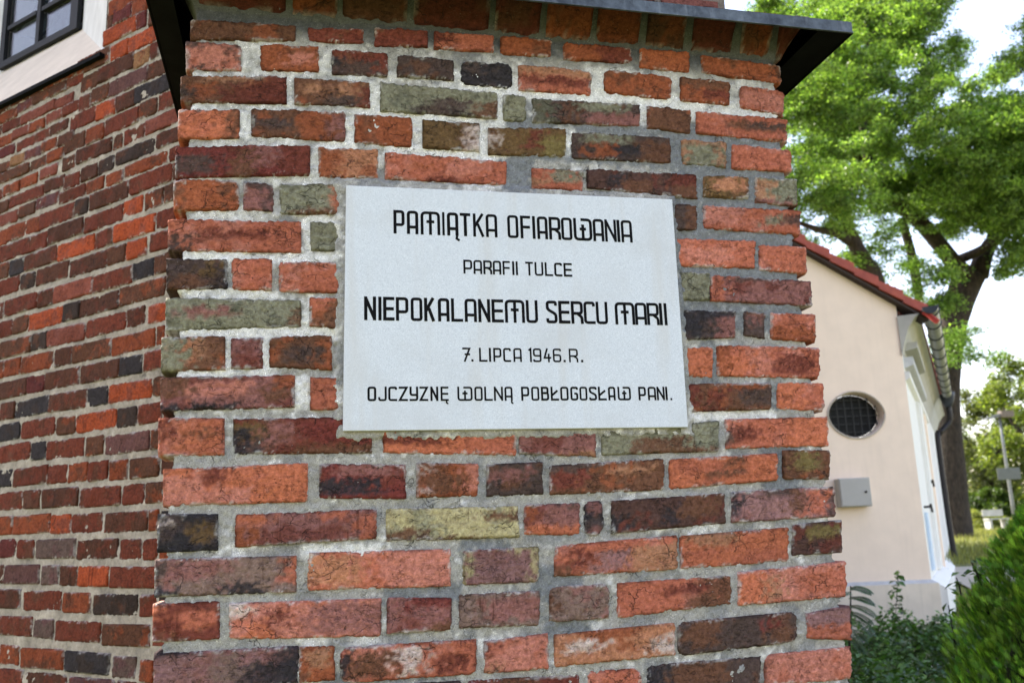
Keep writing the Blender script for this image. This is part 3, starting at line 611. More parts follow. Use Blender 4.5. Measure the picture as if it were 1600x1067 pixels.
# upper stage of the buttress, set back above the coping
rects = course(-.66, .665, 2.97, 6.0, .083, seed=9)
mb = MB(); mb.box(-.665, .685, .155, 1.3, 2.86, 6.0); up = mb.build('upper_stage', M_MORTAR, but)
ca = up.data.color_attributes.new('Col', 'FLOAT_COLOR', 'POINT'); [setattr(d, 'color', (.2, .17, .15, 1)) for d in ca.data]
cheap_bricks('upper_brickwork', but, rects, lambda a, n, z: (a, .155 - n, z), 9)

# ------------------------------------------------------------------ the plaque
pc = PQ.mean(0); pl = thing('memorial_plaque', 'pale grey stone plaque with black Polish inscription fixed to the brick buttress', 'plaque', tuple(Vector((0, 2.0, 0)) + Matrix.Rotation(YB, 3, 'Z') @ Vector((pc[0], 0, pc[1]))), YB)
q = PQ - pc; TH = .018
mb = MB(); mb.hull([(a, -TH, b) for a, b in q], [(a, .01, b) for a, b in q]); mb.build('stone_slab', M_PLAQUE, pl, bevel=.0012)
def strokes(ch, w, H, t):
    x0, x1, y0, y1, xm = t / 2, w - t / 2, t / 2, H - t / 2, w / 2; r = min(.22 * w, .16 * H)
    A = [([(x0, 0), (x0, y1), (x1, y1), (x1, 0)], r), ([(x0, .3 * H), (x1, .3 * H)], 0)]
    og = lambda x: ([(x, 0), (x - .02 * H, -.12 * H), (x + .10 * H, -.2 * H)], 0)
    m = .38 * H; D = {
        'A': A, 'q': A + [og(x1)], 'P': [([(x0, 0), (x0, H)], 0), ([(x0, y1), (x1, y1), (x1, m), (x0, m)], r)],
        'M': [([(x0, 0), (x0, y1), (x1, y1), (x1, 0)], r), ([(xm, 0), (xm, y1)], 0), ([(xm - .2 * w, .56 * H), (xm + .2 * w, .56 * H)], 0)],
        'I': [([(xm, 0), (xm, H)], 0)], 'T': [([(0, y1), (w, y1)], 0), ([(xm, 0), (xm, y1)], 0)],
        'K': [([(x0, 0), (x0, H)], 0), ([(w - t * .6, H), (x0, .42 * H)], 0), ([(x0 + .28 * w, .56 * H), (w - t * .55, 0)], 0)],
        'O': [([(xm, y0), (x0, y0), (x0, y1), (x1, y1), (x1, y0), (xm, y0)], r)],
        'F': [([(x0, 0), (x0, H)], 0), ([(x0, y1), (w, y1)], 0), ([(x0, .5 * H), (w * .95, .5 * H)], 0)],
        'E': [([(x0, 0), (x0, H)], 0), ([(x0, y1), (w, y1)], 0), ([(x0, .5 * H), (w * .95, .5 * H)], 0), ([(x0, y0), (w, y0)], 0)],
        'R': [([(x0, 0), (x0, H)], 0), ([(x0, y1), (x1, y1), (x1, .46 * H), (x0, .46 * H)], r), ([(xm, .46 * H), (x1, .3 * H), (x1 + .1 * t, 0)], r * .6)],
        'W': [([(x0, H), (x0, y0), (x1, y0), (x1, y1), (w * .4, y1)], r), ([(xm, y0), (xm, .72 * H)], 0), ([(xm - .17 * w, .52 * H), (xm + .17 * w, .52 * H)], 0)],
        'N': [([(x0, 0), (x0, H)], 0), ([(x1, 0), (x1, H)], 0), ([(x0, y1), (x1, y0)], 0)], 'L': [([(x0, H), (x0, y0), (w, y0)], 0)],
        'U': [([(x0, H), (x0, y0), (x1, y0), (x1, H)], r)], 'C': [([(x1, .78 * H), (x1, y1), (x0, y1), (x0, y0), (w, y0)], r)],
        'S': [([(x1, .78 * H), (x1, y1), (x0, y1), (x0, .62 * H), (x1, .40 * H), (x1, y0), (x0, y0), (x0, .22 * H)], r)],
        'J': [([(x0, .28 * H), (x0, y0), (x1, y0), (x1, H)], r)], 'Z': [([(0, y1), (x1, y1), (x0, y0), (w, y0)], 0)],
        'Y': [([(x0, H), (x0, .42 * H), (x1, .42 * H)], r), ([(x1, H), (x1, y0), (0, y0)], r)],
        'B': [([(x0, 0), (x0, H)], 0), ([(x0, y1), (x1 * .95, y1), (x1 * .95, .54 * H), (x0, .54 * H)], r), ([(x0, .54 * H), (x1, .54 * H), (x1, y0), (x0, y0)], r)],
        'l': [([(x0, H), (x0, y0), (w, y0)], 0), ([(x0, .36 * H), (w * .85, .72 * H)], 0)],
        'G': [([(x1, .78 * H), (x1, y1), (x0, y1), (x0, y0), (x1, y0), (x1, .5 * H), (xm, .5 * H)], r)],
        '7': [([(0, y1), (x1, y1), (w * .25, 0)], 0), ([(w * .28, .52 * H), (w * .95, .52 * H)], 0)], '1': [([(x1, 0), (x1, H - t * .3), (0, .84 * H)], 0)],
        '9': [([(x1, .46 * H), (x0, .46 * H), (x0, y1), (x1, y1), (x1, y0), (x0, y0), (x0, .2 * H)], r)],
        '4': [([(w * .5, H), (x0, .32 * H), (w, .32 * H)], 0), ([(w * .68, .62 * H), (w * .68, 0)], 0)],
        '6': [([(x1, .8 * H), (x1, y1), (x0, y1), (x0, y0), (x1, y0), (x1, .52 * H), (x0, .52 * H)], r)],
        '.': [([(0, t * .55), (w, t * .55)], 0)]}
    D['e'] = D['E'] + [og(w * .75)]
    return D[ch]
def ribbon(mb, P, r, t, y, ox, oz):
    P = [np.array(p, float) for p in P]; Q = [P[0]]
    for i in range(1, len(P) - 1):
        a, b, c = P[i - 1], P[i], P[i + 1]; la, lc = np.linalg.norm(a - b), np.linalg.norm(c - b)
        if r > 0:
            k = min(r, la * .49, lc * .49); p0 = b + (a - b) / la * k; p1 = b + (c - b) / lc * k
            for s in (0, .25, .5, .75, 1): Q.append((1 - s) ** 2 * p0 + 2 * s * (1 - s) * b + s * s * p1)
        else: Q.append(b)
    Q.append(P[-1]); L = []; Rr = []
    for i in range(len(Q)):
        d0 = Q[i] - Q[i - 1] if i else Q[1] - Q[0]; d1 = Q[i + 1] - Q[i] if i < len(Q) - 1 else Q[-1] - Q[-2]
        d0 = d0 / (np.linalg.norm(d0) + 1e-9); d1 = d1 / (np.linalg.norm(d1) + 1e-9)
        n0 = np.array([-d0[1], d0[0]]); n1 = np.array([-d1[1], d1[0]]); n = n0 + n1; n /= np.linalg.norm(n) + 1e-9
        k = min(1 / max(n @ n0, .3), 2.2) * t / 2; L.append(Q[i] + n * k); Rr.append(Q[i] - n * k)
    for i in range(len(Q) - 1):
        mb.poly([(ox + p[0], y, oz + p[1]) for p in (Rr[i], Rr[i + 1], L[i + 1], L[i])])
rngl = np.random.RandomState(3)
for th, zb, zt, letters in [(6.59,22661,23206,[('P',-2626,-2380),('A',-2330,-2076),('M',-2026,-1588),('I',-1542,-1486),('q',-1433,-1176),('T',-1138,-898),('K',-841,-580),('A',-548,-284),('O',-48,207),('F',254,493),('I',534,607),('A',648,899),('R',929,1207),('O',1223,1484),('W',1519,1968),('A',1988,2257),('N',2278,2560),('I',2575,2651),('A',2679,2952)]),(4.51,21789,22111,[('P',-1088,-888),('A',-860,-665),('R',-637,-439),('A',-420,-228),('F',-195,-25),('I',25,76),('I',108,157),('T',333,512),('U',548,749),('L',786,976),('C',1007,1195),('E',1230,1429)]),(6.76,20690,21216,[('N',-3274,-3018),('I',-2973,-2901),('E',-2869,-2626),('P',-2594,-2323),('O',-2274,-2019),('K',-1982,-1738),('A',-1679,-1425),('L',-1388,-1125),('A',-1087,-817),('N',-783,-513),('E',-481,-213),('M',-180,273),('U',305,576),('S',766,1029),('E',1058,1327),('R',1353,1636),('C',1653,1925),('U',1945,2224),('M',2399,2878),('A',2885,3170),('R',3177,3470),('I',3474,3562),('I',3592,3680)]),(4.03,19804,20115,[('7',-1163,-984),('.',-968,-921),('L',-794,-609),('I',-581,-521),('P',-477,-294),('C',-255,-79),('A',-25,164),('1',325,391),('9',423,614),('4',663,837),('6',877,1070),('.',1120,1170),('R',1250,1460),('.',1528,1581)]),(4.39,18945,19255,[('O',-3211,-3027),('J',-2987,-2808),('C',-2776,-2589),('Z',-2554,-2362),('Y',-2325,-2141),('Z',-2112,-1929),('N',-1880,-1710),('e',-1660,-1487),('W',-1295,-965),('O',-924,-741),('L',-706,-522),('N',-492,-291),('q',-256,-77),('P',117,300),('O',344,525),('B',565,747),('l',786,972),('O',1006,1195),('G',1238,1417),('O',1450,1631),('S',1669,1853),('l',1883,2081),('A',2119,2290),('W',2343,2656),('P',2837,3018),('A',3062,3260),('N',3278,3469),('I',3488,3540),('.',3601,3645)])]:
    mb = MB(); H = (zt - zb) / 1e4
    for ch, a, b in letters:
        a /= 1e4; b /= 1e4; w_ = b - a; t = th / 1000 * rngl.uniform(.93, 1.08)
        if ch == '.': t = w_ * 1.05
        if ch == 'I': t = min(w_ * .95, t * 1.1)
        for k, (P, r) in enumerate(strokes(ch, w_, H, t)):
            y = -TH - .0004 - .00006 * k
            if ch in 'qe' and k == len(strokes(ch, w_, H, t)) - 1: ribbon(mb, P, r, t * .75, y, a - pc[0], zb / 1e4 - pc[1])
            else: ribbon(mb, P, r, t if ch != '.' else t, y, a - pc[0], zb / 1e4 - pc[1])
    mb.build('lettering', M_INK, pl)

# ------------------------------------------------------------------ church wall on the left, with its window
chw = thing('church_wall', 'dark red brick church wall with pale joints beside the buttress, holding an arched window', 'wall', (0, 2.4, 0), YL)
LWB = [(-2328,-2179,1162,68,'m'),(-2156,-1905,1158,68,'D'),(-1883,-1632,1153,68,'p'),(-1613,-1491,1149,68,'m'),(-1474,-1435,1148,68,'o'),(-2336,-2211,1248,68,'o'),(-2192,-1931,1241,68,'o'),(-1916,-1664,1236,68,'k'),(-1642,-1524,1228,68,'G'),(-1499,-1434,1223,68,'o'),(-2355,-2139,1351,68,'m'),(-2123,-2006,1346,68,'G'),(-1988,-1728,1340,68,'m'),(-1708,-1456,1333,68,'b'),(-2370,-2228,1450,68,'D'),(-2205,-1969,1444,68,'m'),(-1952,-1791,1439,68,'o'),(-1771,-1528,1433,68,'d'),(-1512,-1431,1428,68,'m'),(-2383,-2359,1544,68,'D'),(-2345,-2116,1540,68,'P'),(-2095,-1994,1536,68,'G'),(-1979,-1879,1533,68,'D'),(-1866,-1698,1528,68,'O'),(-1680,-1438,1522,68,'m'),(-2397,-2287,1639,68,'M'),(-2267,-2161,1635,68,'m'),(-2145,-1901,1629,68,'G'),(-1885,-1653,1621,68,'D'),(-1635,-1522,1616,68,'m'),(-1508,-1438,1612,68,'m'),(-2410,-2322,1728,68,'o'),(-2311,-2071,1725,68,'o'),(-2059,-1939,1720,68,'O'),(-1928,-1746,1716,68,'m'),(-1731,-1497,1712,68,'D'),(-1483,-1439,1708,68,'o'),(-2424,-2265,1821,68,'m'),(-2251,-2147,1819,68,'D'),(-2126,-1904,1815,68,'D'),(-1884,-1652,1807,68,'m'),(-1636,-1522,1804,68,'m'),(-1507,-1416,1802,68,'b'),(-2437,-2350,1914,68,'k'),(-2335,-2110,1910,68,'m'),(-2100,-1982,1905,68,'m'),(-1969,-1856,1901,68,'o'),(-1842,-1734,1899,68,'m'),(-1718,-1620,1895,68,'o'),(-1600,-1447,1893,68,'b'),(-2452,-2234,2012,68,'m'),(-2222,-2131,2004,68,'k'),(-2120,-1885,1998,68,'m'),(-1870,-1766,1993,68,'b'),(-1753,-1506,1989,68,'P'),(-1493,-1439,1989,68,'b'),(-2464,-2318,2097,68,'k'),(-2301,-2079,2094,68,'m'),(-2062,-1948,2088,68,'b'),(-1936,-1699,2084,68,'O'),(-1689,-1583,2081,68,'d'),(-1567,-1445,2080,68,'m'),(-2465,-2366,2185,68,'D'),(-2360,-2131,2183,68,'k'),(-2126,-1884,2180,68,'D'),(-1877,-1758,2176,68,'k'),(-1747,-1506,2172,68,'O'),(-1493,-1446,2170,68,'b'),(-2490,-2292,2273,68,'D'),(-2288,-2172,2272,68,'M'),(-2162,-1944,2271,68,'D'),(-1927,-1696,2270,68,'D'),(-1691,-1569,2268,68,'k'),(-1550,-1447,2267,68,'m'),(-2501,-2467,2363,68,'o'),(-2459,-2349,2363,68,'o'),(-2336,-2121,2359,68,'o'),(-2105,-1999,2357,68,'D'),(-1987,-1757,2356,68,'b'),(-1744,-1500,2354,68,'o'),(-1488,-1448,2353,68,'o'),(-2504,-2286,2447,68,'b'),(-2275,-2174,2446,68,'d'),(-2167,-1924,2443,68,'r'),(-1913,-1673,2444,68,'m'),(-1663,-1563,2444,68,'D'),(-1543,-1439,2441,68,'O'),(-2526,-2430,2534,68,'m'),(-2422,-2316,2535,68,'b'),(-2307,-2076,2533,68,'O'),(-2071,-1967,2534,68,'d'),(-1962,-1725,2534,68,'D'),(-1714,-1456,2536,68,'b'),(-2538,-2510,2620,68,'D'),(-2493,-2265,2622,68,'m'),(-2250,-2151,2621,68,'D'),(-2141,-1895,2619,68,'r'),(-1882,-1649,2617,68,'m'),(-1644,-1525,2618,68,'k'),(-1517,-1430,2620,68,'b'),(-2555,-2406,2721,68,'m'),(-2393,-2290,2714,68,'d'),(-2279,-2060,2714,68,'D'),(-2046,-1804,2710,68,'D'),(-1799,-1699,2711,68,'b'),(-1684,-1573,2710,68,'O'),(-1547,-1436,2710,68,'m'),(-2564,-2494,2797,68,'b'),(-2479,-2379,2795,68,'k'),(-2370,-2144,2795,68,'D'),(-2137,-1897,2793,68,'O'),(-1886,-1781,2794,68,'m'),(-1771,-1531,2794,68,'O'),(-1518,-1416,2793,68,'m'),(-2571,-2339,2874,68,'m'),(-2339,-2224,2875,68,'m'),(-2214,-1979,2881,68,'D'),(-1968,-1729,2877,68,'m'),(-1722,-1607,2883,68,'O'),(-1591,-1489,2883,68,'b'),(-1478,-1411,2885,68,'b'),(-2586,-2525,2950,68,'o'),(-2520,-2286,2956,68,'o'),(-2283,-2047,2959,68,'m'),(-2038,-1955,2961,68,'d'),(-1939,-1700,2963,68,'D'),(-1689,-1445,2967,68,'m'),(-1437,-1406,2966,68,'b'),(-2154,-1979,3030,50,'m'),(-1968,-1859,3032,50,'o'),(-1844,-1738,3030,50,'o'),(-1725,-1475,3036,50,'o'),(-1457,-1405,3037,50,'m'),(-2129,-2024,3092,60,'m'),(-2007,-1906,3096,60,'D'),(-1896,-1800,3099,60,'d'),(-1787,-1553,3106,60,'d'),(-1540,-1409,3110,60,'D'),(-2148,-2061,3174,60,'b'),(-2048,-1823,3180,60,'D'),(-1808,-1753,3179,60,'b'),(-1741,-1620,3182,60,'m'),(-1611,-1403,3187,60,'r'),(-2135,-2005,3255,68,'b'),(-1990,-1879,3257,68,'o'),(-1867,-1663,3262,68,'m'),(-1654,-1549,3267,68,'b'),(-1540,-1418,3268,68,'m'),(-2112,-1942,3349,68,'m'),(-1933,-1814,3343,68,'O'),(-1805,-1688,3341,68,'D'),(-1688,-1449,3343,68,'k'),(-1437,-1382,3339,68,'m'),(-2057,-1982,3418,68,'m'),(-1971,-1860,3422,68,'b'),(-1856,-1618,3422,68,'P'),(-1614,-1440,3420,68,'b'),(-2053,-1938,3501,68,'b'),(-1936,-1711,3505,68,'D'),(-1708,-1613,3499,68,'T'),(-1603,-1554,3503,68,'m'),(-1539,-1467,3501,68,'m'),(-2084,-1873,3589,68,'b'),(-1861,-1749,3580,68,'O'),(-1743,-1552,3581,68,'O'),(-1914,-1704,3667,68,'O'),(-1700,-1643,3666,68,'M'),(-1623,-1511,3653,68,'b'),(-1898,-1865,3739,68,'b'),(-1856,-1743,3741,68,'M'),(-1734,-1641,3738,68,'o'),(-1889,-1719,3791,68,'o'),(-2595,-2456,3031,52,'r'),(-2445,-2327,3037,52,'b'),(-2319,-2164,3042,52,'p'),(-2607,-2534,3095,52,'b'),(-2524,-2274,3102,52,'m'),(-2262,-2131,3106,52,'D'),(-2616,-2589,3161,46,'m'),(-2578,-2458,3164,46,'o'),(-2447,-2327,3169,46,'o'),(-2308,-2185,3174,46,'r'),(-2630,-2396,3233,46,'b'),(-2385,-2273,3233,46,'b'),(-2263,-2150,3236,46,'o'),(-2634,-2549,3285,46,'b'),(-2544,-2440,3290,46,'T'),(-2434,-2318,3292,46,'p'),(-2310,-2199,3293,46,'o'),(-2189,-2083,3294,46,'D'),(-2645,-2524,3353,46,'M'),(-2503,-2259,3354,46,'m'),(-2252,-2129,3357,46,'D'),(-2653,-2552,3411,46,'o'),(-2547,-2425,3415,46,'r'),(-2419,-2306,3415,46,'o'),(-2292,-2183,3419,46,'r'),(-2175,-2061,3420,46,'m'),(-2660,-2645,3473,46,'D'),(-2631,-2491,3475,46,'m'),(-2485,-2236,3474,46,'r'),(-2229,-2106,3470,46,'r'),(-2671,-2526,3529,46,'o'),(-2524,-2405,3537,46,'p'),(-2405,-2279,3543,46,'b'),(-2274,-2166,3541,46,'b'),(-2157,-2044,3545,46,'m'),(-2678,-2587,3584,46,'D'),(-2585,-2349,3589,46,'D'),(-2331,-2084,3589,46,'o')]
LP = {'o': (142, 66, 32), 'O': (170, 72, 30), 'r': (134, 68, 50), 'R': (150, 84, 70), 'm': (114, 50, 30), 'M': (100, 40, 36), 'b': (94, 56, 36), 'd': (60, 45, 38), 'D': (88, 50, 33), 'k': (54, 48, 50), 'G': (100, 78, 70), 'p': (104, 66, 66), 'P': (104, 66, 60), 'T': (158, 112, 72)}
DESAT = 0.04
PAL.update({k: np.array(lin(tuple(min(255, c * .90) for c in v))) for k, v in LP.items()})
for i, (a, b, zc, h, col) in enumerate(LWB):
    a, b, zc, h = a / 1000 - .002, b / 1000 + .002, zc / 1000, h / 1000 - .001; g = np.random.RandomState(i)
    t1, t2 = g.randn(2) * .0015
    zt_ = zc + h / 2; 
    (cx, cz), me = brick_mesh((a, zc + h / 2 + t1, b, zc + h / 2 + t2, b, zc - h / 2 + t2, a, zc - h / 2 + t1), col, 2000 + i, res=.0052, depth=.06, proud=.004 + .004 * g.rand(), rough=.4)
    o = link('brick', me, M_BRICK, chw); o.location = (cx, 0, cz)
# wall sheet (its bed joints) with the opening left free; openings: outer edge on the wall, inner edge at the frame
OU, OZ, IU, IZ = (-3.92, -1.905), 3.605, (-3.25, -2.57), 4.09
ztop = 4.95; n_arc = 14
def arch(u0, u1, z0, zs_, n=n_arc):
    c = (u0 + u1) / 2; r = (u1 - u0) / 2
    return [(u1, z0)] + [(c + r * math.cos(a), zs_ + r * math.sin(a)) for a in np.linspace(0, math.pi, n)] + [(u0, z0)]
outer = arch(OU[0], OU[1], OZ, 5.3); inner = arch(IU[0], IU[1], IZ, 5.3)
mort_u0, mort_u1, mort_z = -6.0, -.62, 8.5
V = []; F = []
nzg, nug = 210, 150
us = np.linspace(-2.9, -1.2, nug); zs2 = np.linspace(.9, 3.6, nzg)
S_, Z_ = np.meshgrid(us, zs2); hm = .0013 + .0009 * NM(S_, Z_) + .0008 * NL(S_, Z_)
V = np.stack([S_, -hm, Z_], -1).reshape(-1, 3); id_ = np.arange(len(V)).reshape(nzg, nug)
F = np.stack([id_[:-1, :-1], id_[:-1, 1:], id_[1:, 1:], id_[1:, :-1]], -1).reshape(-1, 4)
mcol = np.array(lin((158, 149, 136)))
cc = mcol * (1 + .12 * NM(S_, Z_)[..., None] * .5 + .1 * NL(S_, Z_)[..., None]); 
M_MORT2 = mortar_material('warm_lime_mortar', False)
link('mortar', mesh_np('mortar', V, F, np.clip(cc, .02, .9).reshape(-1, 3)), M_MORT2, chw)
mb = MB(); y = -.0015
def rc(a, b, c0, c1): mb.poly([(a, y, c0), (b, y, c0), (b, y, c1), (a, y, c1)])
rc(mort_u0, mort_u1, -.05, .9); rc(-1.2, mort_u1, .9, 3.6); rc(mort_u0, -2.9, .9, 3.6); rc(OU[1], mort_u1, 3.6, mort_z); rc(mort_u0, OU[0], 3.6, mort_z)
mb.poly([(mort_u0 + 2.08, y, 3.6), (OU[1], y, 3.6), (OU[1], y, OZ), (OU[0], y, OZ)])
arcp = [(p[0], y, p[1]) for p in outer[1:-1]]
for a, b in zip(arcp[:-1], arcp[1:]): mb.poly([a, b, (b[0], y, mort_z), (a[0], y, mort_z)])
o = mb.build('bed_joints', M_MORT2, chw); ca = o.data.color_attributes.new('Col', 'FLOAT_COLOR', 'POINT'); [setattr(d, 'color', (*mcol, 1)) for d in ca.data]
def in_open(a, b, z0, z1):
    if b < OU[0] or a > OU[1] or z1 < OZ: return False
    return z0 < 5.3 or (math.hypot(np.clip((OU[0] + OU[1]) / 2, a, b) - (OU[0] + OU[1]) / 2, z0 - 5.3) < 1.0)
band = lambda a, b, z0, z1: in_open(a, b, z0, z1) or (1.10 < z1 and z0 < 3.56) or (a > -2.2 and a < -1.30 and z0 < 3.86 and z1 > 1.1)
rects = course(-6, -.63, .02, 8.4, .0905, seed=21, skip=band)
rowsl = []
for e in LWB:                                       # carry every course on past the part that the picture shows
    if rowsl and e[0] > rowsl[-1][-1][0] and abs(e[2] - rowsl[-1][-1][2]) < 25: rowsl[-1].append(e)
    else: rowsl.append([e])
for i, rw in enumerate(rowsl):
    g = np.random.RandomState(300 + i); zl, zr, h = rw[0][2] / 1000, rw[-1][2] / 1000, rw[0][3] / 1000; lo, hi = rw[0][0] / 1000, rw[-1][1] / 1000
    if lo < -2.3:
        x = lo - .014; hd = i % 2
        while x > -6: L = (.11 if hd else .235) * g.uniform(.95, 1.04); rects.append((x - L, x, zl - h / 2, zl + h / 2)); x -= L + .014; hd = 1 - hd
    if hi > -1.75 and zr < 3.8:
        x = hi + .014; hd = i % 2
        while x < -.7: L = (.11 if hd else .235) * g.uniform(.95, 1.04); rects.append((x, min(x + L, -.63), zr - h / 2, zr + h / 2)); x += L + .014; hd = 1 - hd
rects = [q for q in rects if not in_open(*q)]
cheap_bricks('outer_brickwork', chw, rects, lambda a, n, z: (a, -n, z), 21)
# window: splayed plaster reveal, steel frame, panes
win = bpy.data.objects.new('window', None); C.objects.link(win); win.parent = chw; ND = .30
mb = MB()
for k in range(1, len(outer) - 1 + 0):
    a, b = outer[k - 1], outer[k]; c_, d_ = inner[k - 1], inner[k]
    mb.poly([(a[0], -.004, a[1]), (b[0], -.004, b[1]), (d_[0], ND, d_[1]), (c_[0], ND, c_[1])])
a, b = outer[-2], outer[-1]; c_, d_ = inner[-2], inner[-1]; mb.poly([(a[0], -.004, a[1]), (b[0], -.004, b[1]), (d_[0], ND, d_[1]), (c_[0], ND, c_[1])])
mb.build('reveal', M_PLAST, win)
mb = MB(); mb.poly([(OU[0], -.004, OZ), (OU[1], -.004, OZ), (IU[1], ND, IZ), (IU[0], ND, IZ)])
mb.hull([(OU[0], -.004, OZ - .012), (OU[1], -.004, OZ - .012), (OU[1], .02, OZ - .012), (OU[0], .02, OZ - .012)], [(OU[0], -.004, OZ - .001), (OU[1], -.004, OZ - .001), (OU[1], .02, OZ - .001), (OU[0], .02, OZ - .001)])
mb.build('sill', M_PLASTW, win)
mb = MB(); mb.hull([(OU[0], -.03, OZ - .03), (OU[1] + .01, -.03, OZ - .03), (OU[1] + .01, .0, OZ - .03), (OU[0], .0, OZ - .03)], [(OU[0], -.03, OZ - .013), (OU[1] + .01, -.03, OZ - .013), (OU[1] + .01, .0, OZ - .013), (OU[0], .0, OZ - .013)])
mb.build('drip_strip', M_ZINCD, win)
fw = .055
fr = bpy.data.objects.new('window_frame', None); C.objects.link(fr); fr.parent = win
def fbar(a, b, w_=.05, d=.022): 
    mb = MB(); mb.bar((a[0], ND - .02, a[1]), (b[0], ND - .02, b[1]), d, w_, up=(0, 0, 1) if abs(a[1] - b[1]) < abs(a[0] - b[0]) else (1, 0, 0)); return mb
for a, b, w_, nm in [((IU[0], IZ + .012), (IU[1], IZ + .012), .035, 'bottom_rail'), ((IU[0] + .02, IZ + .03), (IU[0] + .02, 5.3), .04, 'stile'), ((IU[1] - .03, IZ + .03), (IU[1] - .03, 5.3), .06, 'stile'),
                     ((-2.91, IZ + .03), (-2.91, 5.62), .03, 'mullion'), ((IU[0] + .06, 4.30), (-2.935, 4.30), .022, 'glazing_bar'), ((-2.885, 4.30), (IU[1] - .07, 4.30), .022, 'glazing_bar'),
                     ((IU[0] + .06, 4.62), (-2.935, 4.62), .022, 'glazing_bar'), ((-2.885, 4.62), (IU[1] - .07, 4.62), .022, 'glazing_bar')]:
    fbar(a, b, w_).build(nm, M_STEEL, fr)
gl = NT('window_glass'); gl.set(Base_Color=(.9, .95, .95, 1), Roughness=.03)
gg = gl.n('BsdfGlossy', {'Color': (1, 1, 1, 1), 'Roughness': .03}); tt = gl.n('BsdfTransparent', {'Color': (.6, .64, .64, 1)}); fz = gl.n('Fresnel', {'IOR': 1.5})
mx = gl.n('MixShader', {0: gl.ramp(fz.outputs[0], 0, 1, .02, .3), 1: tt.outputs[0], 2: gg.outputs[0]}); gl.t.links.new(mx.outputs[0], gl.out.inputs[0]); M_GLASS = gl.m
for (a, b, c0, c1) in [(IU[0] + .05, -2.93, IZ + .04, 4.285), (-2.89, IU[1] - .06, IZ + .04, 4.285), (IU[0] + .05, -2.93, 4.315, 4.605), (-2.89, IU[1] - .06, 4.315, 4.605), (IU[0] + .05, -2.93, 4.635, 5.5), (-2.89, IU[1] - .06, 4.635, 5.5)]:
    mb = MB(); mb.box(a, b, ND - .012, ND - .008, c0, c1); mb.build('pane', M_GLASS, win)
# inside the window: the inner splay and a lattice grille in front of the dark nave
mb = MB(); mb.hull([(IU[0] - .02, ND + .05, IZ - .05), (-3.20, ND + .16, IZ - .05), (-3.20, ND + .18, IZ - .05), (IU[0] - .1, ND + .05, IZ - .05)], [(IU[0] - .02, ND + .05, 5.6), (-3.20, ND + .16, 5.6), (-3.20, ND + .18, 5.6), (IU[0] - .1, ND + .05, 5.6)])
mb.build('inner_reveal', M_CURT, win)
mb = MB()
for k in range(9):
    z0 = 3.9 + k * .22; mb.bar((-3.3, ND + .06, z0), (-2.5, ND + .06, z0 + .8 * .45), .008); mb.bar((-3.3, ND + .07, z0 + .45), (-2.5, ND + .07, z0 + .08), .008)
mb.build('lattice', M_GRILL, win)
mb = MB(); mb.box(-5.6, -2.0, ND + 1.6, ND + 1.7, 3.0, 6.9); mb.box(-5.6, -5.5, ND + .002, ND + 1.599, 3.0, 6.9); mb.box(-2.1, -2.0, ND + .002, ND + 1.599, 3.0, 6.9)
mb.box(-5.499, -2.101, ND + .002, ND + 1.599, 6.8, 6.9); mb.box(-5.499, -2.101, ND + .002, ND + 1.599, 3.0, 3.1); mb.build('dark_interior', M_DARK, win)
# the mass of the church behind (walls of the apse and its roof line)
mb = MB()
rot = Matrix.Rotation(YL, 3, 'Z'); 
def wl(u, n): v = Vector((0, 2.4, 0)) + rot @ Vector((u, -n, 0)); return (v.x, v.y)
cA, cB = wl(-6.0, -.02), wl(-.62, -.02); dx, dy = math.cos(R(59)), math.sin(R(59))
dx_, dy_ = dx, dy; cC = (cB[0] + dx * 4.4, cB[1] + dy * 4.4); cD = (cC[0] - 2.2, cC[1] + 4.5); cE = (cA[0] - 1, cA[1] + 8)
for P_, Q_ in ((cB, cC), (cC, cD), (cD, cE)):
    nn = Vector((Q_[1] - P_[1], -(Q_[0] - P_[0]))).normalized() * .35
    mb.hull([(P_[0], P_[1], 0), (Q_[0], Q_[1], 0), (Q_[0] - nn.x, Q_[1] - nn.y, 0), (P_[0] - nn.x, P_[1] - nn.y, 0)], [(P_[0], P_[1], 8.6), (Q_[0], Q_[1], 8.6), (Q_[0] - nn.x, Q_[1] - nn.y, 8.6), (P_[0] - nn.x, P_[1] - nn.y, 8.6)])
cx_, cy_ = (cA[0] + cC[0]) / 2 - .5, (cA[1] + cC[1]) / 2 + 2
ring = [cA, cB, cC, cD, cE]
mb2 = MB()
for P_, Q_ in zip(ring, ring[1:] + ring[:1]): mb2.poly([(P_[0], P_[1], 8.5), (Q_[0], Q_[1], 8.5), (cx_, cy_, 13.5)])
aps = thing('church_apse', 'brick apse of the church with red tiled roof standing behind the buttress', 'church', (cB[0], cB[1], 0))
def rel(m, ox, oy):
    m.v = [(x - ox, y_ - oy, z) for x, y_, z in m.v]; return m
M_FARB = simple('far_brickwork', (.2, .08, .055), .9, .3, 12, bump=.4)
apw = rel(mb, cB[0], cB[1]).build('wall', M_MORT2, aps)
ca = apw.data.color_attributes.new('Col', 'FLOAT_COLOR', 'POINT'); [setattr(d, 'color', (*mcol, 1)) for d in ca.data]
cheap_bricks('outer_brickwork', aps, course(.02, 4.38, .02, 8.5, .0905, seed=33), lambda a, n, z: (dx_ * a + dy_ * n, dy_ * a - dx_ * n, z), 33); rel(mb2, cB[0], cB[1]).build('roof', M_TILE, aps)

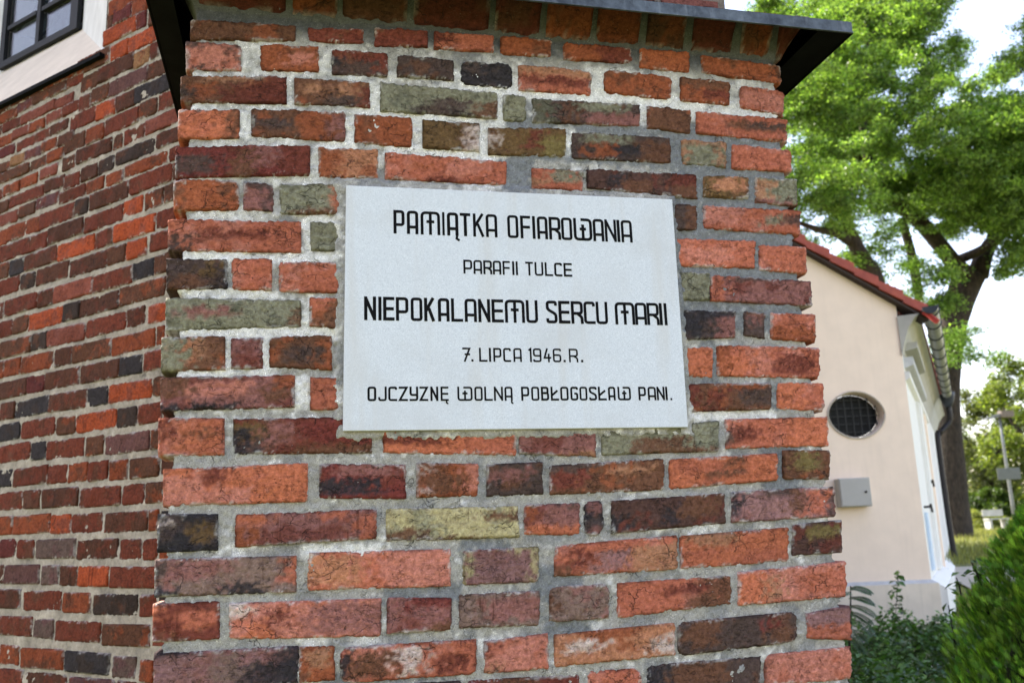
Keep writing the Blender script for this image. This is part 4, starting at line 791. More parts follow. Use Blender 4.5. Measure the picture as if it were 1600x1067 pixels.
# ------------------------------------------------------------------ rendered annex on the right
AX, AY = 4.31, 10.0
sdx, sdy = math.sin(R(25.7)), math.cos(R(25.7))
anx = thing('rendered_annex', 'beige rendered annex with red tile verge, round grilled window and white side wall', 'building', (AX, AY, 0))
def side(s, n=0., z=0.):     # s metres along the side wall, n outwards
    return (sdx * s + sdy * n, sdy * s - sdx * n, z)
GL = -4.2; ZE = 4.02; SLP = .672; SL = 11.0; SG = 7.6
vz = lambda x: ZE - SLP * x
# front wall with an elliptical opening
ocx, ocz, orx, orz = -.585, 2.785, .30, .245
def gable_front():
    mb = MB(); n = 40; E = [(ocx + orx * math.cos(a) * (1.0), ocz + orz * math.sin(a) * (1 - .10 * abs(math.cos(a)) ** 3)) for a in np.linspace(0, 2 * math.pi, n, endpoint=False)]
    x0, x1, z0 = GL, 0, 1.02
    bx = [ocx - .45, ocx + .45, ocz - .4, ocz + .4]
    def pt(a):  # point on the box for an angle
        c_, s_ = math.cos(a), math.sin(a); k = min(.45 / max(abs(c_), 1e-6), .4 / max(abs(s_), 1e-6)); return (ocx + c_ * k, ocz + s_ * k)
    Bx = [pt(a) for a in np.linspace(0, 2 * math.pi, n, endpoint=False)]
    for i in range(n):
        j = (i + 1) % n
        if abs(Bx[i][0] - Bx[j][0]) > 1e-6 and abs(Bx[i][1] - Bx[j][1]) > 1e-6:      # chord cuts a corner of the surrounding rectangle
            kx = bx[1] if Bx[i][0] > ocx else bx[0]; kz = bx[3] if Bx[i][1] > ocz else bx[2]; mb.poly([(Bx[i][0], 0, Bx[i][1]), (kx, 0, kz), (Bx[j][0], 0, Bx[j][1])])
        mb.poly([(E[i][0], 0, E[i][1]), (Bx[i][0], 0, Bx[i][1]), (Bx[j][0], 0, Bx[j][1]), (E[j][0], 0, E[j][1])])
        mb.poly([(E[i][0], 0, E[i][1]), (E[j][0], 0, E[j][1]), (E[j][0] * .97 + ocx * .03, .16, E[j][1] * .97 + ocz * .03), (E[i][0] * .97 + ocx * .03, .16, E[i][1] * .97 + ocz * .03)])
    mb.poly([(x0, 0, z0), (x1, 0, z0), (x1, 0, bx[2]), (x0, 0, bx[2])])
    mb.poly([(x0, 0, bx[2]), (bx[0], 0, bx[2]), (bx[0], 0, bx[3]), (x0, 0, bx[3])]); mb.poly([(bx[1], 0, bx[2]), (x1, 0, bx[2]), (x1, 0, bx[3]), (bx[1], 0, bx[3])])
    mb.poly([(x0, 0, bx[3]), (x1, 0, bx[3]), (x1, 0, vz(x1) + .0), (x0, 0, vz(x0))])
    return mb, E
mb, E = gable_front(); mb.build('gable_wall', M_REND, anx)
mb = MB(); mb.poly([(x * .96 + ocx * .04, .155, z_ * .96 + ocz * .04) for x, z_ in E]); 
ow = bpy.data.objects.new('oval_window', None); C.objects.link(ow); ow.parent = anx
mb.build('pane', simple('black_glass', (.008, .009, .01), .5, .2, 5, spec=.15), ow)
mb = MB()
for k in range(-3, 4):
    x = ocx + k * .085; hh_ = orz * math.sqrt(max(0, 1 - (k * .085 / orx) ** 2)) * .97; mb.bar((x, .10, ocz - hh_), (x, .10, ocz + hh_), .009, up=(1, 0, 0))
for k in range(-2, 3):
    z_ = ocz + k * .088; hw = orx * math.sqrt(max(0, 1 - (k * .088 / orz) ** 2)) * .97; mb.bar((ocx - hw, .112, z_), (ocx + hw, .112, z_), .009)
mb.build('grille', simple('grille_wire', (.035, .035, .035), .7), ow)
P_ = [(ocx + (orx + .012) * math.cos(a), -.008, ocz + (orz + .012) * math.sin(a) * (1 - .10 * abs(math.cos(a)) ** 3)) for a in np.linspace(0, 2 * math.pi, 33)]
v_, f_, c_ = tube(P_, [.009] * 33, 6, k=1); link('window_rim', mesh_np('window_rim', v_, [f_, c_]), M_PLASTW, ow)
# plinth: front and side, with a sloped top
pn = .06
mb = MB(); mb.hull([(GL, -pn, -.3), (.0 + .05, -pn, -.3), (.0 + .05, .25, -.3), (GL, .25, -.3)], [(GL, -pn, .99), (.0 + .05, -pn, .99), (.0 + .05, .25, .99), (GL, .25, .99)])
mb.build('plinth', M_PLIN, anx)
mb = MB(); mb.hull([(GL, -pn, .99), (.05, -pn, .99), (.05, .1, .99), (GL, .1, .99)], [(GL, -.002, 1.025), (.0, -.002, 1.025), (.0, .1, 1.025), (GL, .1, 1.025)]); mb.build('plinth_cap', M_PLAST, anx)
mb = MB(); A_ = [side(.02, .0, -.3), side(.02, .14, -.3), side(SL, .14, -.3), side(SL, 0, -.3)]; mb.hull(A_, [(a[0], a[1], .93) for a in A_])
mb.hull([(a[0], a[1], .931) for a in A_], [side(.02, .0, 1.02), side(.02, .012, 1.02), side(SL, .012, 1.02), side(SL, 0, 1.02)])
mb.build('side_plinth', M_RWHITE, anx)
# side wall, coved cornice, mouldings
mb = MB(); mb.poly([side(0, 0, 1.0), side(SL, 0, 1.0), side(SL, 0, 4.3), side(0, 0, 4.02)]); mb.build('side_wall', M_RWHITE, anx)
mb = MB()
prof = [(0, 3.42), (.04, 3.56), (.10, 3.72), (.18, 3.83), (.225, 3.865), (0, 3.865)]
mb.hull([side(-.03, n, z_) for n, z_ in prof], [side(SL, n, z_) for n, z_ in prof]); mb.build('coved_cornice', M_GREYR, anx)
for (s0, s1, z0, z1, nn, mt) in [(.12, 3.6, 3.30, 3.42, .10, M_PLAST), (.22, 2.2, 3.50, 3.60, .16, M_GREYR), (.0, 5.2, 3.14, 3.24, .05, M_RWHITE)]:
    mb = MB(); mb.hull([side(s0, 0, z0), side(s0, nn, z0 + .03), side(s0, nn, z1), side(s0, 0, z1)], [side(s1, 0, z0), side(s1, nn, z0 + .03), side(s1, nn, z1), side(s1, 0, z1)]); mb.build('string_moulding', mt, anx)
mb = MB(); mb.hull([side(2.0, .0, 1.05), side(2.0, .05, 1.05), side(2.7, .05, 1.05), side(2.7, 0, 1.05)], [side(2.0, .0, 3.13), side(2.0, .05, 3.13), side(2.7, .05, 3.13), side(2.7, 0, 3.13)]); mb.build('pilaster', M_RWHITE, anx)
mb = MB(); mb.hull([side(3.6, .0, .2), side(3.6, .05, .2), side(3.9, .05, .2), side(3.9, 0, .2)], [side(3.6, .0, 3.13), side(3.6, .05, 3.13), side(3.9, .05, 3.13), side(3.9, 0, 3.13)]); mb.build('pilaster', M_REND, anx)
mb = MB(); mb.hull([side(.35, .002, 1.1), side(.35, .03, 1.1), side(.75, .03, 1.1), side(.75, .002, 1.1)], [side(.35, .002, 1.72), side(.35, .03, 1.72), side(.75, .03, 1.72), side(.75, .002, 1.72)]); mb.build('blue_board', M_LBLUE, anx)
for s_, z_ in ((.5, 1.78), (2.3, 2.12)):
    mb = MB(); mb.bar(side(s_, .0, z_), side(s_, .07, z_), .025); mb.bar(side(s_, .07, z_ + .03), side(s_ + .02, .08, z_ - .06), .02, up=(1, 0, 0)); mb.build('wall_hook', M_PIPE, anx)
# roof: verge tiles one by one, roof slope behind them
ux, uz = 1 / math.hypot(1, SLP), -SLP / math.hypot(1, SLP)
L_t = .262; x_end = .30
for k in range(22):
    a = x_end - k * L_t * .965; b = a - L_t
    if b < GL - .3: break
    mb = MB(); up_ = .006 + .02
    def vp(x, n, y_): return (x - uz * 0 + (-uz) * n * 0, y_, ZE - SLP * x + n)
    t0, t1 = .055, .095
    mb.hull([vp(a, .02, -.13), vp(a, .02, .12), vp(a, .02 + .125, .12), vp(a, .02 + .125, -.13)], [vp(b, .0, -.122), vp(b, .0, .12), vp(b, .098, .12), vp(b, .098, -.122)])
    mb.build('verge_tile', M_TILE, anx, bevel=.006)
mb = MB(); rz = lambda x: ZE - SLP * x + .10
mb.hull([(x_end, .1, rz(x_end) - .05), (GL, .1, rz(GL) - .05), (GL, .1, rz(GL)), (x_end, .1, rz(x_end))],
        [(x_end + sdx * SG, SG * sdy, rz(x_end) - .05), (GL + sdx * SG, SG * sdy, rz(GL) - .05), (GL + sdx * SG, SG * sdy, rz(GL)), (x_end + sdx * SG, SG * sdy, rz(x_end))])
mb.build('roof_slope', M_TILE, anx)
mb = MB(); mb.hull([(x_end, -.10, ZE - SLP * x_end - .035), (GL, -.10, ZE - SLP * GL - .035), (GL, -.10, ZE - SLP * GL - .002), (x_end, -.10, ZE - SLP * x_end - .002)],
                   [(x_end, .1, ZE - SLP * x_end - .035), (GL, .1, ZE - SLP * GL - .035), (GL, .1, ZE - SLP * GL - .002), (x_end, .1, ZE - SLP * x_end - .002)]); mb.build('verge_board', simple('shaded_verge_board', (.05, .035, .03), .8), anx)  # dark colour painted in for the shadow line under the verge
# gutter with brackets, hopper and swan-neck downpipe
gut = bpy.data.objects.new('gutter', None); C.objects.link(gut); gut.parent = anx
gz0, gn, gr = 3.90, .345, .082
n_ = 12; prof = [(gn + gr * math.cos(a), gz0 - gr * math.sin(a)) for a in np.linspace(0, math.pi, n_)]
mb = MB(); A_ = [side(-.16, n, z_) for n, z_ in prof]; B_ = [side(SG, n, z_ - .02) for n, z_ in prof]
for i in range(n_ - 1): mb.poly([A_[i], A_[i + 1], B_[i + 1], B_[i]])
mb.build('channel', M_GUTTER, gut, smooth=True)
mb = MB(); mb.hull(A_, [side(-.175, n, z_) for n, z_ in prof]); mb.build('end_cap', M_GUTD, gut)
mb = MB(); mb.bar(side(-.17, gn + gr, gz0 + .004), side(SG, gn + gr, gz0 - .016), .016); mb.build('rolled_rim', M_GUTD, gut)
for k in range(11):
    s_ = -.02 + k * .74; pr2 = [side(s_, gn + (gr + .006) * math.cos(a), gz0 - .004 * k * .5 - (gr + .006) * math.sin(a)) for a in np.linspace(0, math.pi, 9)]
    v_, f_, c_ = tube(pr2, [.009] * 9, 5, k=1); link('bracket', mesh_np('bracket', v_, [f_, c_]), M_GUTD, gut)
for (za, zb_, ra, rb) in ((3.80, 3.62, .11, .05),):
    v_, f_, c_ = tube([side(SG + .02, gn, 3.93), side(SG + .02, gn, 3.80), side(SG + .02, gn, 3.66)], [.13, .12, .055], 12, k=2); link('hopper', mesh_np('hopper', v_, [f_, c_]), M_GUTD, gut)
v_, f_, c_ = tube([side(SG + .02, gn, 3.70), side(SG + .02, gn, 3.50), side(SG + .02, gn - .03, 3.38), side(SG - .15, .14, 3.18), side(SG - .2, .10, 3.05), side(SG - .2, .10, 1.6), side(SG - .2, .12, .75)], [.05] * 7, 10, k=4)
link('downpipe', mesh_np('downpipe', v_, [f_, c_]), M_PIPE, gut)
mb = MB(); mb.bar(side(-.1, .28, 3.86), side(-.16, .40, 3.72), .05); mb.build('red_eave_block', simple('red_painted_wood', (.42, .05, .04), .6), anx)
# snow rail rods above the tiles
mb = MB(); mb.bar((-.2, .35, vz(-.2) + .30), (-1.05, .35, vz(-1.05) + .30), .022); mb.build('snow_rail', M_POST, anx)
# grey meter box on the annex wall
bxo = thing('meter_box', 'small grey metal meter box on the beige wall under the oval window', 'box', (3.57, 9.86, 1.95))
mb = MB(); mb.box(-.165, .165, 0, .138, -.15, .15); mb.build('case', M_BOX, bxo, bevel=.006)
mb = MB(); mb.box(-.158, .158, -.012, -.001, -.143, .143); mb.build('door', M_BOX, bxo, bevel=.004)
mb = MB(); v_, f_, c_ = tube([(.105, -.03, .0), (.105, -.011, .0)], [.012, .012], 10, k=1); link('lock', mesh_np('lock', v_, [f_, c_]), M_PIPE, bxo)

# ------------------------------------------------------------------ vegetation
def rnd_unit(rng, n):
    v = rng.randn(n, 3); return v / np.linalg.norm(v, axis=1)[:, None]
def leaf_mesh(name, P, size, asp, rng, cols, up_bias=.6, curl=.15):
    """one small folded leaf (two quads... a kite) per point"""
    n = len(P); N_ = rnd_unit(rng, n); N_[:, 2] = np.abs(N_[:, 2]) + up_bias; N_ /= np.linalg.norm(N_, axis=1)[:, None]
    T = np.cross(N_, rnd_unit(rng, n)); T /= np.linalg.norm(T, axis=1)[:, None] + 1e-9; Bn = np.cross(N_, T)
    L = (size * rng.uniform(.6, 1.3, n))[:, None]; Wd = L * asp
    V = np.stack([P - T * L * .5, P + Bn * Wd * .5 + N_ * L * curl * .3, P + T * L * .5 - N_ * L * curl, P - Bn * Wd * .5 + N_ * L * curl * .3], 1).reshape(-1, 3)
    F = np.arange(4 * n).reshape(n, 4)
    return mesh_np(name, V, F, np.repeat(cols, 4, 0), smooth=False)
def leaf_cols(rng, n, a, b, light=None, t=None):
    k = rng.rand(n)[:, None] if t is None else t[:, None]; c = np.array(a) * (1 - k) + np.array(b) * k
    return c * rng.uniform(.5, 1.55, (n, 1))
def clump_points(rng, centres, radii, per, flat=.55, hollow=.35, droop=0.):
    P = []
    for c_, r_ in zip(centres, radii):
        m_ = int(per * (r_ / .7) ** 2); d = rnd_unit(rng, m_) * (hollow + (1 - hollow) * rng.rand(m_, 1) ** .6) * r_
        # twigs: gather the points towards a few rays so the clump breaks up
        K = 9; ray = rnd_unit(rng, K); idx = rng.randint(0, K, m_); d = d * .45 + ray[idx] * (np.linalg.norm(d, axis=1)[:, None]) * .62
        d[:, 2] *= flat; P.append(d + c_)
    return np.vstack(P)
def tree_from(label, name, limbs, crown, mat_cols, seed, leaf=.06, asp=.5, up_bias=.5, group=None, base=None):
    rng = np.random.RandomState(seed)
    base = np.array(base if base is not None else limbs[0][0][0])
    t = thing(name, label, 'tree', tuple(base), 0, group)
    parts = [tube(np.array(P) - base, rr, n_s, .07, seed=i) for i, (P, rr, n_s) in enumerate(limbs)]
    V, F = merge([(p[0], p[1], p[2]) for p in parts[:1]]); link('trunk', mesh_np('trunk', V, F), M_BARK, t)
    for p in parts[1:]:
        V, F = merge([p]); link('limb', mesh_np('limb', V, F), M_BARK, t)
    P, colf = crown(rng)
    link('crown', leaf_mesh('crown', P - base, leaf, asp, rng, colf(rng, P), up_bias), M_LEAF, t)
    return t
GA, GB = (.036, .10, .018), (.25, .39, .085)
# main robinia: limbs follow the forks seen against the sky
D0 = 24
limbs = [([(10.980,24.000,0.267), (11.052,24.000,1.245), (11.127,24.000,2.501), (11.301,24.000,4.488), (11.586,24.000,6.193), (12.004,24.000,7.231), (12.525,24.000,8.104)], [.72, .48, .41, .37, .37, .36, .33], 16),
         ([(12.573,24.000,7.833), (12.058,23.800,8.279), (11.690,23.600,8.644), (10.960,23.200,9.343), (10.302,22.800,9.722), (9.836,22.500,10.014), (9.478,22.200,10.329), (9.133,21.800,11.148), (9.091,21.500,12.409)], [.28, .24, .21, .20, .18, .15, .12, .09, .05], 12),
         ([(10.731,23.400,6.957), (10.675,23.300,7.625), (10.474,23.000,8.589), (10.262,22.800,9.406)], [.08, .12, .12, .11], 10),
         ([(12.663,24.000,8.098), (13.075,24.000,8.897), (13.782,24.300,9.430), (14.927,24.600,10.246), (16.523,25.000,11.900)], [.28, .20, .15, .12, .08], 12),
         ([(12.836,24.000,8.453), (13.598,24.200,9.962), (13.998,24.300,11.697), (14.472,24.500,12.945), (14.929,24.600,13.777)], [.16, .09, .06, .04, .02], 8),
         ([(11.534,23.800,6.848), (11.729,23.700,7.605), (12.176,23.800,8.508)], [.07, .10, .12], 8),
         ([(12.244,24.000,8.567), (12.477,23.400,8.601), (12.702,22.800,8.747), (12.963,22.000,8.923), (13.255,21.000,9.286)], [.13, .12, .11, .09, .05], 8),
         ([(9.985,22.600,9.959), (10.098,22.400,10.174), (10.358,22.100,10.217), (10.658,22.000,10.337), (11.063,21.600,10.461)], [.12, .11, .09, .07, .03], 8),
         ([(10.567,22.800,9.570), (10.749,22.600,9.699), (10.892,22.400,9.931), (10.846,22.300,10.156)], [.10, .09, .08, .04], 8),
         ([(9.478,22.200,10.329), (8.668,21.500,10.859), (8.150,21.000,12.016), (7.913,20.500,12.787)], [.1, .08, .05, .02], 8),
         ([(9.174,21.800,11.497), (9.445,21.600,13.703), (9.323,21.500,14.377), (8.953,21.400,15.066)], [.08, .07, .05, .03], 8),
         ([(9.434,21.600,13.885), (9.209,21.500,14.108), (8.645,21.200,14.403), (8.371,21.000,14.741)], [.05, .045, .035, .02], 6),
         ([(9.479,21.600,13.847), (9.885,21.700,14.292), (10.488,21.900,15.135)], [.05, .04, .02], 6)]
def crown_a(rng):
    Cs = []; Rs = []
    ctr = np.array((13.195,24.000,15.337)); lo = []
    # clumps through the crown volume
    while len(Cs) < 520:
        d = rnd_unit(rng, 1)[0] * rng.uniform(.35, 1) ** .5; p = ctr + d * np.array([5.8, 4.4, 6.0])
        if p[2] < 7.6 + .8 * abs(math.sin(p[0] * 1.7 + 1)) + .35 * (p[1] - 20) * 0: continue
        gv = np.array((14.039,24.000,16.076)) - np.array(EYE); gv /= np.linalg.norm(gv); pe = p - np.array(EYE)
        if np.linalg.norm(pe - gv * (pe @ gv)) < 1.15: continue            # the opening in the crown where the sky shows
        if NB(p[0] * .09, p[2] * .09 + p[1] * .03) > 1.05: continue
        Cs.append(p); Rs.append(rng.uniform(.5, .95))
    for q, n_, sp in [((7.834,20.000,12.177), 26, 1.1), ((7.522,20.000,10.717), 26, 1.1), ((9.522,20.000,11.120), 20, 1.3), ((8.906,20.500,13.261), 8, .9), ((10.897,19.000,9.648), 22, 1.2), ((7.482,20.500,13.149), 8, .8), ((12.602,22.000,9.192), 26, .8), ((12.614,21.000,10.138), 30, 1.0), ((10.619,22.000,10.044), 12, .5), ((11.519,22.000,10.094), 16, .7), ((12.473,22.500,9.906), 16, .6), ((13.238,23.000,8.303), 10, .5)]:
        for _ in range(n_): Cs.append(np.array(q) + rng.randn(3) * np.array([sp * .8, sp, sp * .45])); Rs.append(rng.uniform(.4, .75))
    return clump_points(rng, Cs, Rs, 780), lambda r, P: leaf_cols(r, len(P), GA, GB)
tree_from('big robinia with dark forked limbs and bright green crown behind the annex', 'robinia_tree', limbs, crown_a, None, 11, .10, .45)
# second robinia, left of it, leaning behind the annex roof
limbs = [([(8.423,21.000,1.589), (8.602,21.000,4.773), (8.546,20.800,7.018), (8.175,20.500,7.721), (7.932,20.300,8.162), (7.690,20.000,8.501), (7.701,20.000,9.122), (7.852,19.800,9.629)], [.32, .27, .23, .19, .14, .09, .06, .04], 12),
         ([(8.063,20.500,8.037), (7.459,20.000,8.141), (6.892,19.600,8.117), (6.282,19.200,8.195)], [.14, .10, .07, .04], 8), ([(7.680,20.000,8.935), (7.947,19.800,9.188), (8.206,19.600,9.530)], [.06, .05, .03], 6)]
def crown_b(rng):
    Cs = []; Rs = []
    for q, n_, sp in [((6.607,19.000,8.923), 60, .85), ((6.607,19.500,10.519), 26, 1.2), ((7.242,19.800,8.754), 34, .7), ((8.952,22.000,9.683), 20, .6), ((9.853,22.500,9.488), 12, .6), ((8.526,21.000,7.864), 16, .5), ((9.666,21.500,7.408), 12, .45), ((11.005,22.500,5.901), 14, .45), ((10.187,21.500,6.667), 10, .4), ((6.148,19.500,11.814), 40, 1.6), ((4.485,19.000,12.568), 30, 1.8)]:
        for _ in range(n_): Cs.append(np.array(q) + rng.randn(3) * np.array([sp, sp, sp * .55])); Rs.append(rng.uniform(.3, .6))
    return clump_points(rng, Cs, Rs, 620), lambda r, P: leaf_cols(r, len(P), GA, GB)
tree_from('slimmer robinia leaning left behind the red tile verge', 'robinia_tree', limbs, crown_b, None, 12, .085, .45)
# far trees beyond the meadow
def far_tree(px, top, wpx, D, seed, label, a, b, name='broadleaf_tree'):
    rng = np.random.RandomState(seed); zb_ = gz(0, D)
    x = px[0]; H = top; r_ = wpx
    base = (x, D, zb_); limbs = [([(x, D, zb_ - .2), (x + .1, D, zb_ + H * .35), (x - .1, D, zb_ + H * .7)], [.25, .2, .08], 8)]
    for k in range(4):
        an = k * 1.7; limbs.append(([(x, D, zb_ + H * .3), (x + r_ * .3 * math.cos(an), D + r_ * .3 * math.sin(an), zb_ + H * .5), (x + r_ * .6 * math.cos(an), D + r_ * .6 * math.sin(an), zb_ + H * .7)], [.12, .09, .03], 6))
    def cr(rg):
        Cs = []; Rs = []
        for _ in range(int(16 * r_ * H / 4)):
            d = rnd_unit(rg, 1)[0] * rg.uniform(.3, 1) ** .5; p = np.array([x, D, zb_ + H * .56]) + d * np.array([r_, r_, H * .48]); Cs.append(p); Rs.append(rg.uniform(.5, 1.0))
        return clump_points(rg, Cs, Rs, 210, .8), lambda r, P: leaf_cols(r, len(P), a, b)
    return tree_from(label, name, limbs, cr, None, seed, .17, .6, base=base)
far_tree((23.206,46.000,5.149), 6.6, 2.3, 46, 31, 'loose grey green tree with open top behind the robinia trunk', (.07, .10, .03), (.15, .17, .06))
far_tree((23.706,42.000,4.743), 7.6, 2.6, 42, 32, 'tall pale green tree at the right edge of the meadow', (.08, .13, .02), (.18, .22, .05))
far_tree((29.216,56.000,5.883), 5.0, 3.6, 56, 33, 'dark green tree behind the lamp post', (.035, .07, .012), (.07, .12, .02))
far_tree((28.820,60.000,6.285), 5.5, 3.5, 60, 34, 'distant green tree hidden partly by the annex corner', (.05, .09, .015), (.10, .15, .03))
def bush(name, label, centre, rad, n, size, asp, a, b, seed, mat=None, cat='shrub', flat=.8):
    rng = np.random.RandomState(seed); base = (centre[0], centre[1], gz(centre[0], centre[1])); t = thing(name, label, cat, base)
    K = 26; cs = rnd_unit(rng, K) * rng.uniform(.35, .9, (K, 1)) * np.array(rad); cs[:, 2] = np.abs(cs[:, 2])
    P = clump_points(rng, cs, np.full(K, min(rad) * .45), n / K * (.7 / (min(rad) * .45)) ** 2, flat)
    link('foliage', leaf_mesh('foliage', P, size, asp, rng, leaf_cols(rng, len(P), a, b), .6), mat or M_SHRUB, t)
    parts = [tube([(0, 0, -.05), tuple(cs[k] * .5), tuple(cs[k])], [.03, .015, .006], 5, seed=k) for k in range(8)]
    V, F = merge(parts); link('stems', mesh_np('stems', V, F), M_BARK, t); return t
bush('meadow_bush', 'sunlit yellow green bush at the far side of the meadow', (18.081,36.000,1.635), (1.1, .8, .9), 9000, .09, .5, (.12, .16, .03), (.24, .26, .07), 41, M_LEAF)
bush('meadow_bush', 'dark green bush under the far trees beside the lamp post', (21.829,42.000,1.952), (2.4, 1.2, 1.9), 16000, .13, .6, (.03, .06, .01), (.06, .10, .02), 42, M_LEAF)
bush('meadow_bush', 'green bush low behind the robinia trunk', (21.194,44.000,2.032), (2.2, 1.2, 2.2), 14000, .13, .6, (.04, .08, .012), (.09, .14, .03), 43, M_LEAF)
# lamp post with a sign
lp = (17.942,34.000,1.532); lamp = thing('street_lamp', 'slim grey lamp post with flat twin head and small sign board', 'street lamp', (lp[0], lp[1], gz(0, lp[1])))
v_, f_, c_ = tube([(0, 0, -.1), (0, 0, 2), (0, 0, 4.05)], [.07, .06, .045], 10, k=2); link('pole', mesh_np('pole', v_, [f_, c_]), M_POST, lamp)
mb = MB(); mb.hull([(-.55, -.12, 3.98), (.0, -.12, 4.08), (.0, .12, 4.08), (-.55, .12, 3.98)], [(-.5, -.12, 4.05), (.0, -.12, 4.2), (.0, .12, 4.2), (-.5, .12, 4.05)]); mb.build('lamp_head', M_SIGN, lamp)
mb = MB(); mb.box(.02, .48, -.15, .15, 4.06, 4.3); mb.build('lamp_head', simple('brown_lamp_housing', (.16, .13, .11), .5), lamp)
mb = MB(); mb.box(-.42, .42, -.09, -.06, 1.78, 2.2); mb.build('sign_board', M_SIGN, lamp, bevel=.01)
wb = (16.269,32.000,1.197); M_BENCH = simple('weathered_white_paint', (.38, .38, .36), .8)
bch = thing('white_bench', 'small white bench far off on the sunny meadow', 'bench', (wb[0], wb[1], gz(0, wb[1])))
mb = MB(); mb.box(-.35, .35, -.2, .2, .38, .43); mb.build('seat', M_BENCH, bch); mb = MB(); mb.box(-.35, .35, .2, .24, .5, .72); mb.build('backrest', M_BENCH, bch)
for sx in (-.28, .28):
    mb = MB(); mb.box(sx - .04, sx + .04, -.18, .23, 0, .379); mb.build('leg', M_BENCH, bch)
# grass tufts on the meadow
def tufts():
    rng = np.random.RandomState(8); n = 26000; y = 10.5 + 26 * rng.rand(n) ** 1.3; x = y * rng.uniform(.34, .60, n)
    m_ = ~((y > 12.8 + .02 * x) & (y < 14.8 + .02 * x)); x = x[m_]; y = y[m_]; n = len(x); z_ = np.interp(y, [-5, 8, 11, 15, 24, 60, 400], [0, 0, .35, .95, 1.23, 1.36, 1.4])
    h = rng.uniform(.05, .16, n); d = rng.randn(n, 2) * .02; an = rng.rand(n) * 3.14; wv = np.stack([np.cos(an), np.sin(an)], 1) * .008
    V = np.stack([np.stack([x - wv[:, 0], y - wv[:, 1], z_], 1), np.stack([x + wv[:, 0], y + wv[:, 1], z_], 1), np.stack([x + d[:, 0], y + d[:, 1], z_ + h], 1)], 1).reshape(-1, 3)
    return mesh_np('grass', V, np.arange(3 * n).reshape(n, 3), np.repeat(leaf_cols(rng, n, (.12, .15, .03), (.26, .25, .08)), 3, 0), smooth=False)
link('grass', tufts(), M_LEAF, kind='stuff', label='short sunlit meadow grass', category='grass')

# shade plants between the buttress and the annex
def ground_cover():
    rng = np.random.RandomState(17); n = 26000; y = rng.uniform(4.2, 9.7, n); x = y * rng.uniform(.30, .56, n)
    hs = .42 + .17 * NB(x * .25, y * .25) + .09 * NL(x * .2, y * .2); hs += np.interp(y, [4, 7, 9.5], [.10, .16, .22]); hs -= .10 * sstep(.44, .5, x / y)
    z_ = hs * rng.uniform(.55, 1.0, n) ** .5 + rng.randn(n) * .02; P = np.stack([x, y, np.maximum(z_, .05)], 1)
    return leaf_mesh('ground_cover', P, .055, .6, rng, leaf_cols(rng, n, (.035, .10, .02), (.11, .22, .045)), .9)
link('ground_cover', ground_cover(), M_SHRUB, kind='stuff', label='dark green ground cover plants along the foot of the annex', category='ground cover')
def shoot(name, label, P, n_leaf, size, seed, a, b, spread=.04, group=None, r0=.006, asp=.6):
    rng = np.random.RandomState(seed); P = np.array(P, float); base = P[0].copy(); t = thing(name, label, 'plant', tuple(base), 0, group)
    Q = spline(P - base, 12); v_, f_, c_ = tube(P - base, np.linspace(r0, r0 * .4, len(P)), 6); link('stem', mesh_np('stem', v_, [f_, c_]), M_BARK, t)
    idx = np.linspace(len(Q) * .12, len(Q) - 1, n_leaf).astype(int); pts = Q[idx] + rng.randn(n_leaf, 3) * spread * np.linspace(1.3, .5, n_leaf)[:, None]
    link('leaves', leaf_mesh('leaves', pts, size, asp, rng, leaf_cols(rng, n_leaf, a, b), .8), M_SHRUB, t); return t
SG_, SH_ = (.035, .09, .02), (.11, .20, .04)
shoot('climbing_shoot', 'tall thin leafy shoot rising highest against the beige annex plinth', [(3.499,9.300,0.149), (3.561,9.300,0.451), (3.650,9.350,0.801), (3.741,9.400,1.160)], 90, .085, 51, SG_, SH_, .05, 'shoots in front of the annex plinth')
shoot('climbing_shoot', 'broad leafy shoot left of the tallest one by the annex plinth', [(3.103,8.500,0.277), (3.136,8.500,0.500), (3.137,8.500,0.689), (3.208,8.500,0.812)], 120, .075, 52, SG_, SH_, .09, 'shoots in front of the annex plinth')
shoot('climbing_shoot', 'bushy shoot growing at the foot of the tallest shoot', [(3.342,8.700,0.240), (3.371,8.700,0.468), (3.430,8.700,0.660), (3.460,8.700,0.714)], 130, .08, 53, SG_, SH_, .08, 'shoots in front of the annex plinth')
shoot('climbing_shoot', 'sparse curved shoot near the annex corner', [(3.386,8.200,0.309), (3.491,8.200,0.522), (3.490,8.200,0.678), (3.515,8.200,0.782)], 46, .075, 54, SG_, SH_, .05, 'shoots in front of the annex plinth')
shoot('climbing_shoot', 'short leafy shoot between the tall shoot and the annex corner', [(3.230,8.000,0.344), (3.262,8.000,0.503), (3.262,8.000,0.665)], 50, .08, 55, SG_, SH_, .05, 'shoots in front of the annex plinth')
shoot('climbing_shoot', 'thin shoot with a few leaves just left of the conifer', [(2.326,5.200,0.879), (2.321,5.200,1.045), (2.316,5.200,1.162)], 9, .05, 56, SG_, SH_, .02, 'shoots in front of the annex plinth')
shoot('climbing_shoot', 'short twig with two dark leaves beside the downpipe foot', [(2.300,5.000,1.127), (2.299,5.000,1.257), (2.287,5.000,1.316)], 7, .05, 57, SG_, SH_, .02, 'shoots in front of the annex plinth')
shoot('climbing_shoot', 'leafy twigs poking out beside the top of the conifer', [(2.138,4.400,1.180), (2.117,4.400,1.337), (2.093,4.400,1.416)], 26, .045, 58, SG_, SH_, .05, 'shoots in front of the annex plinth')
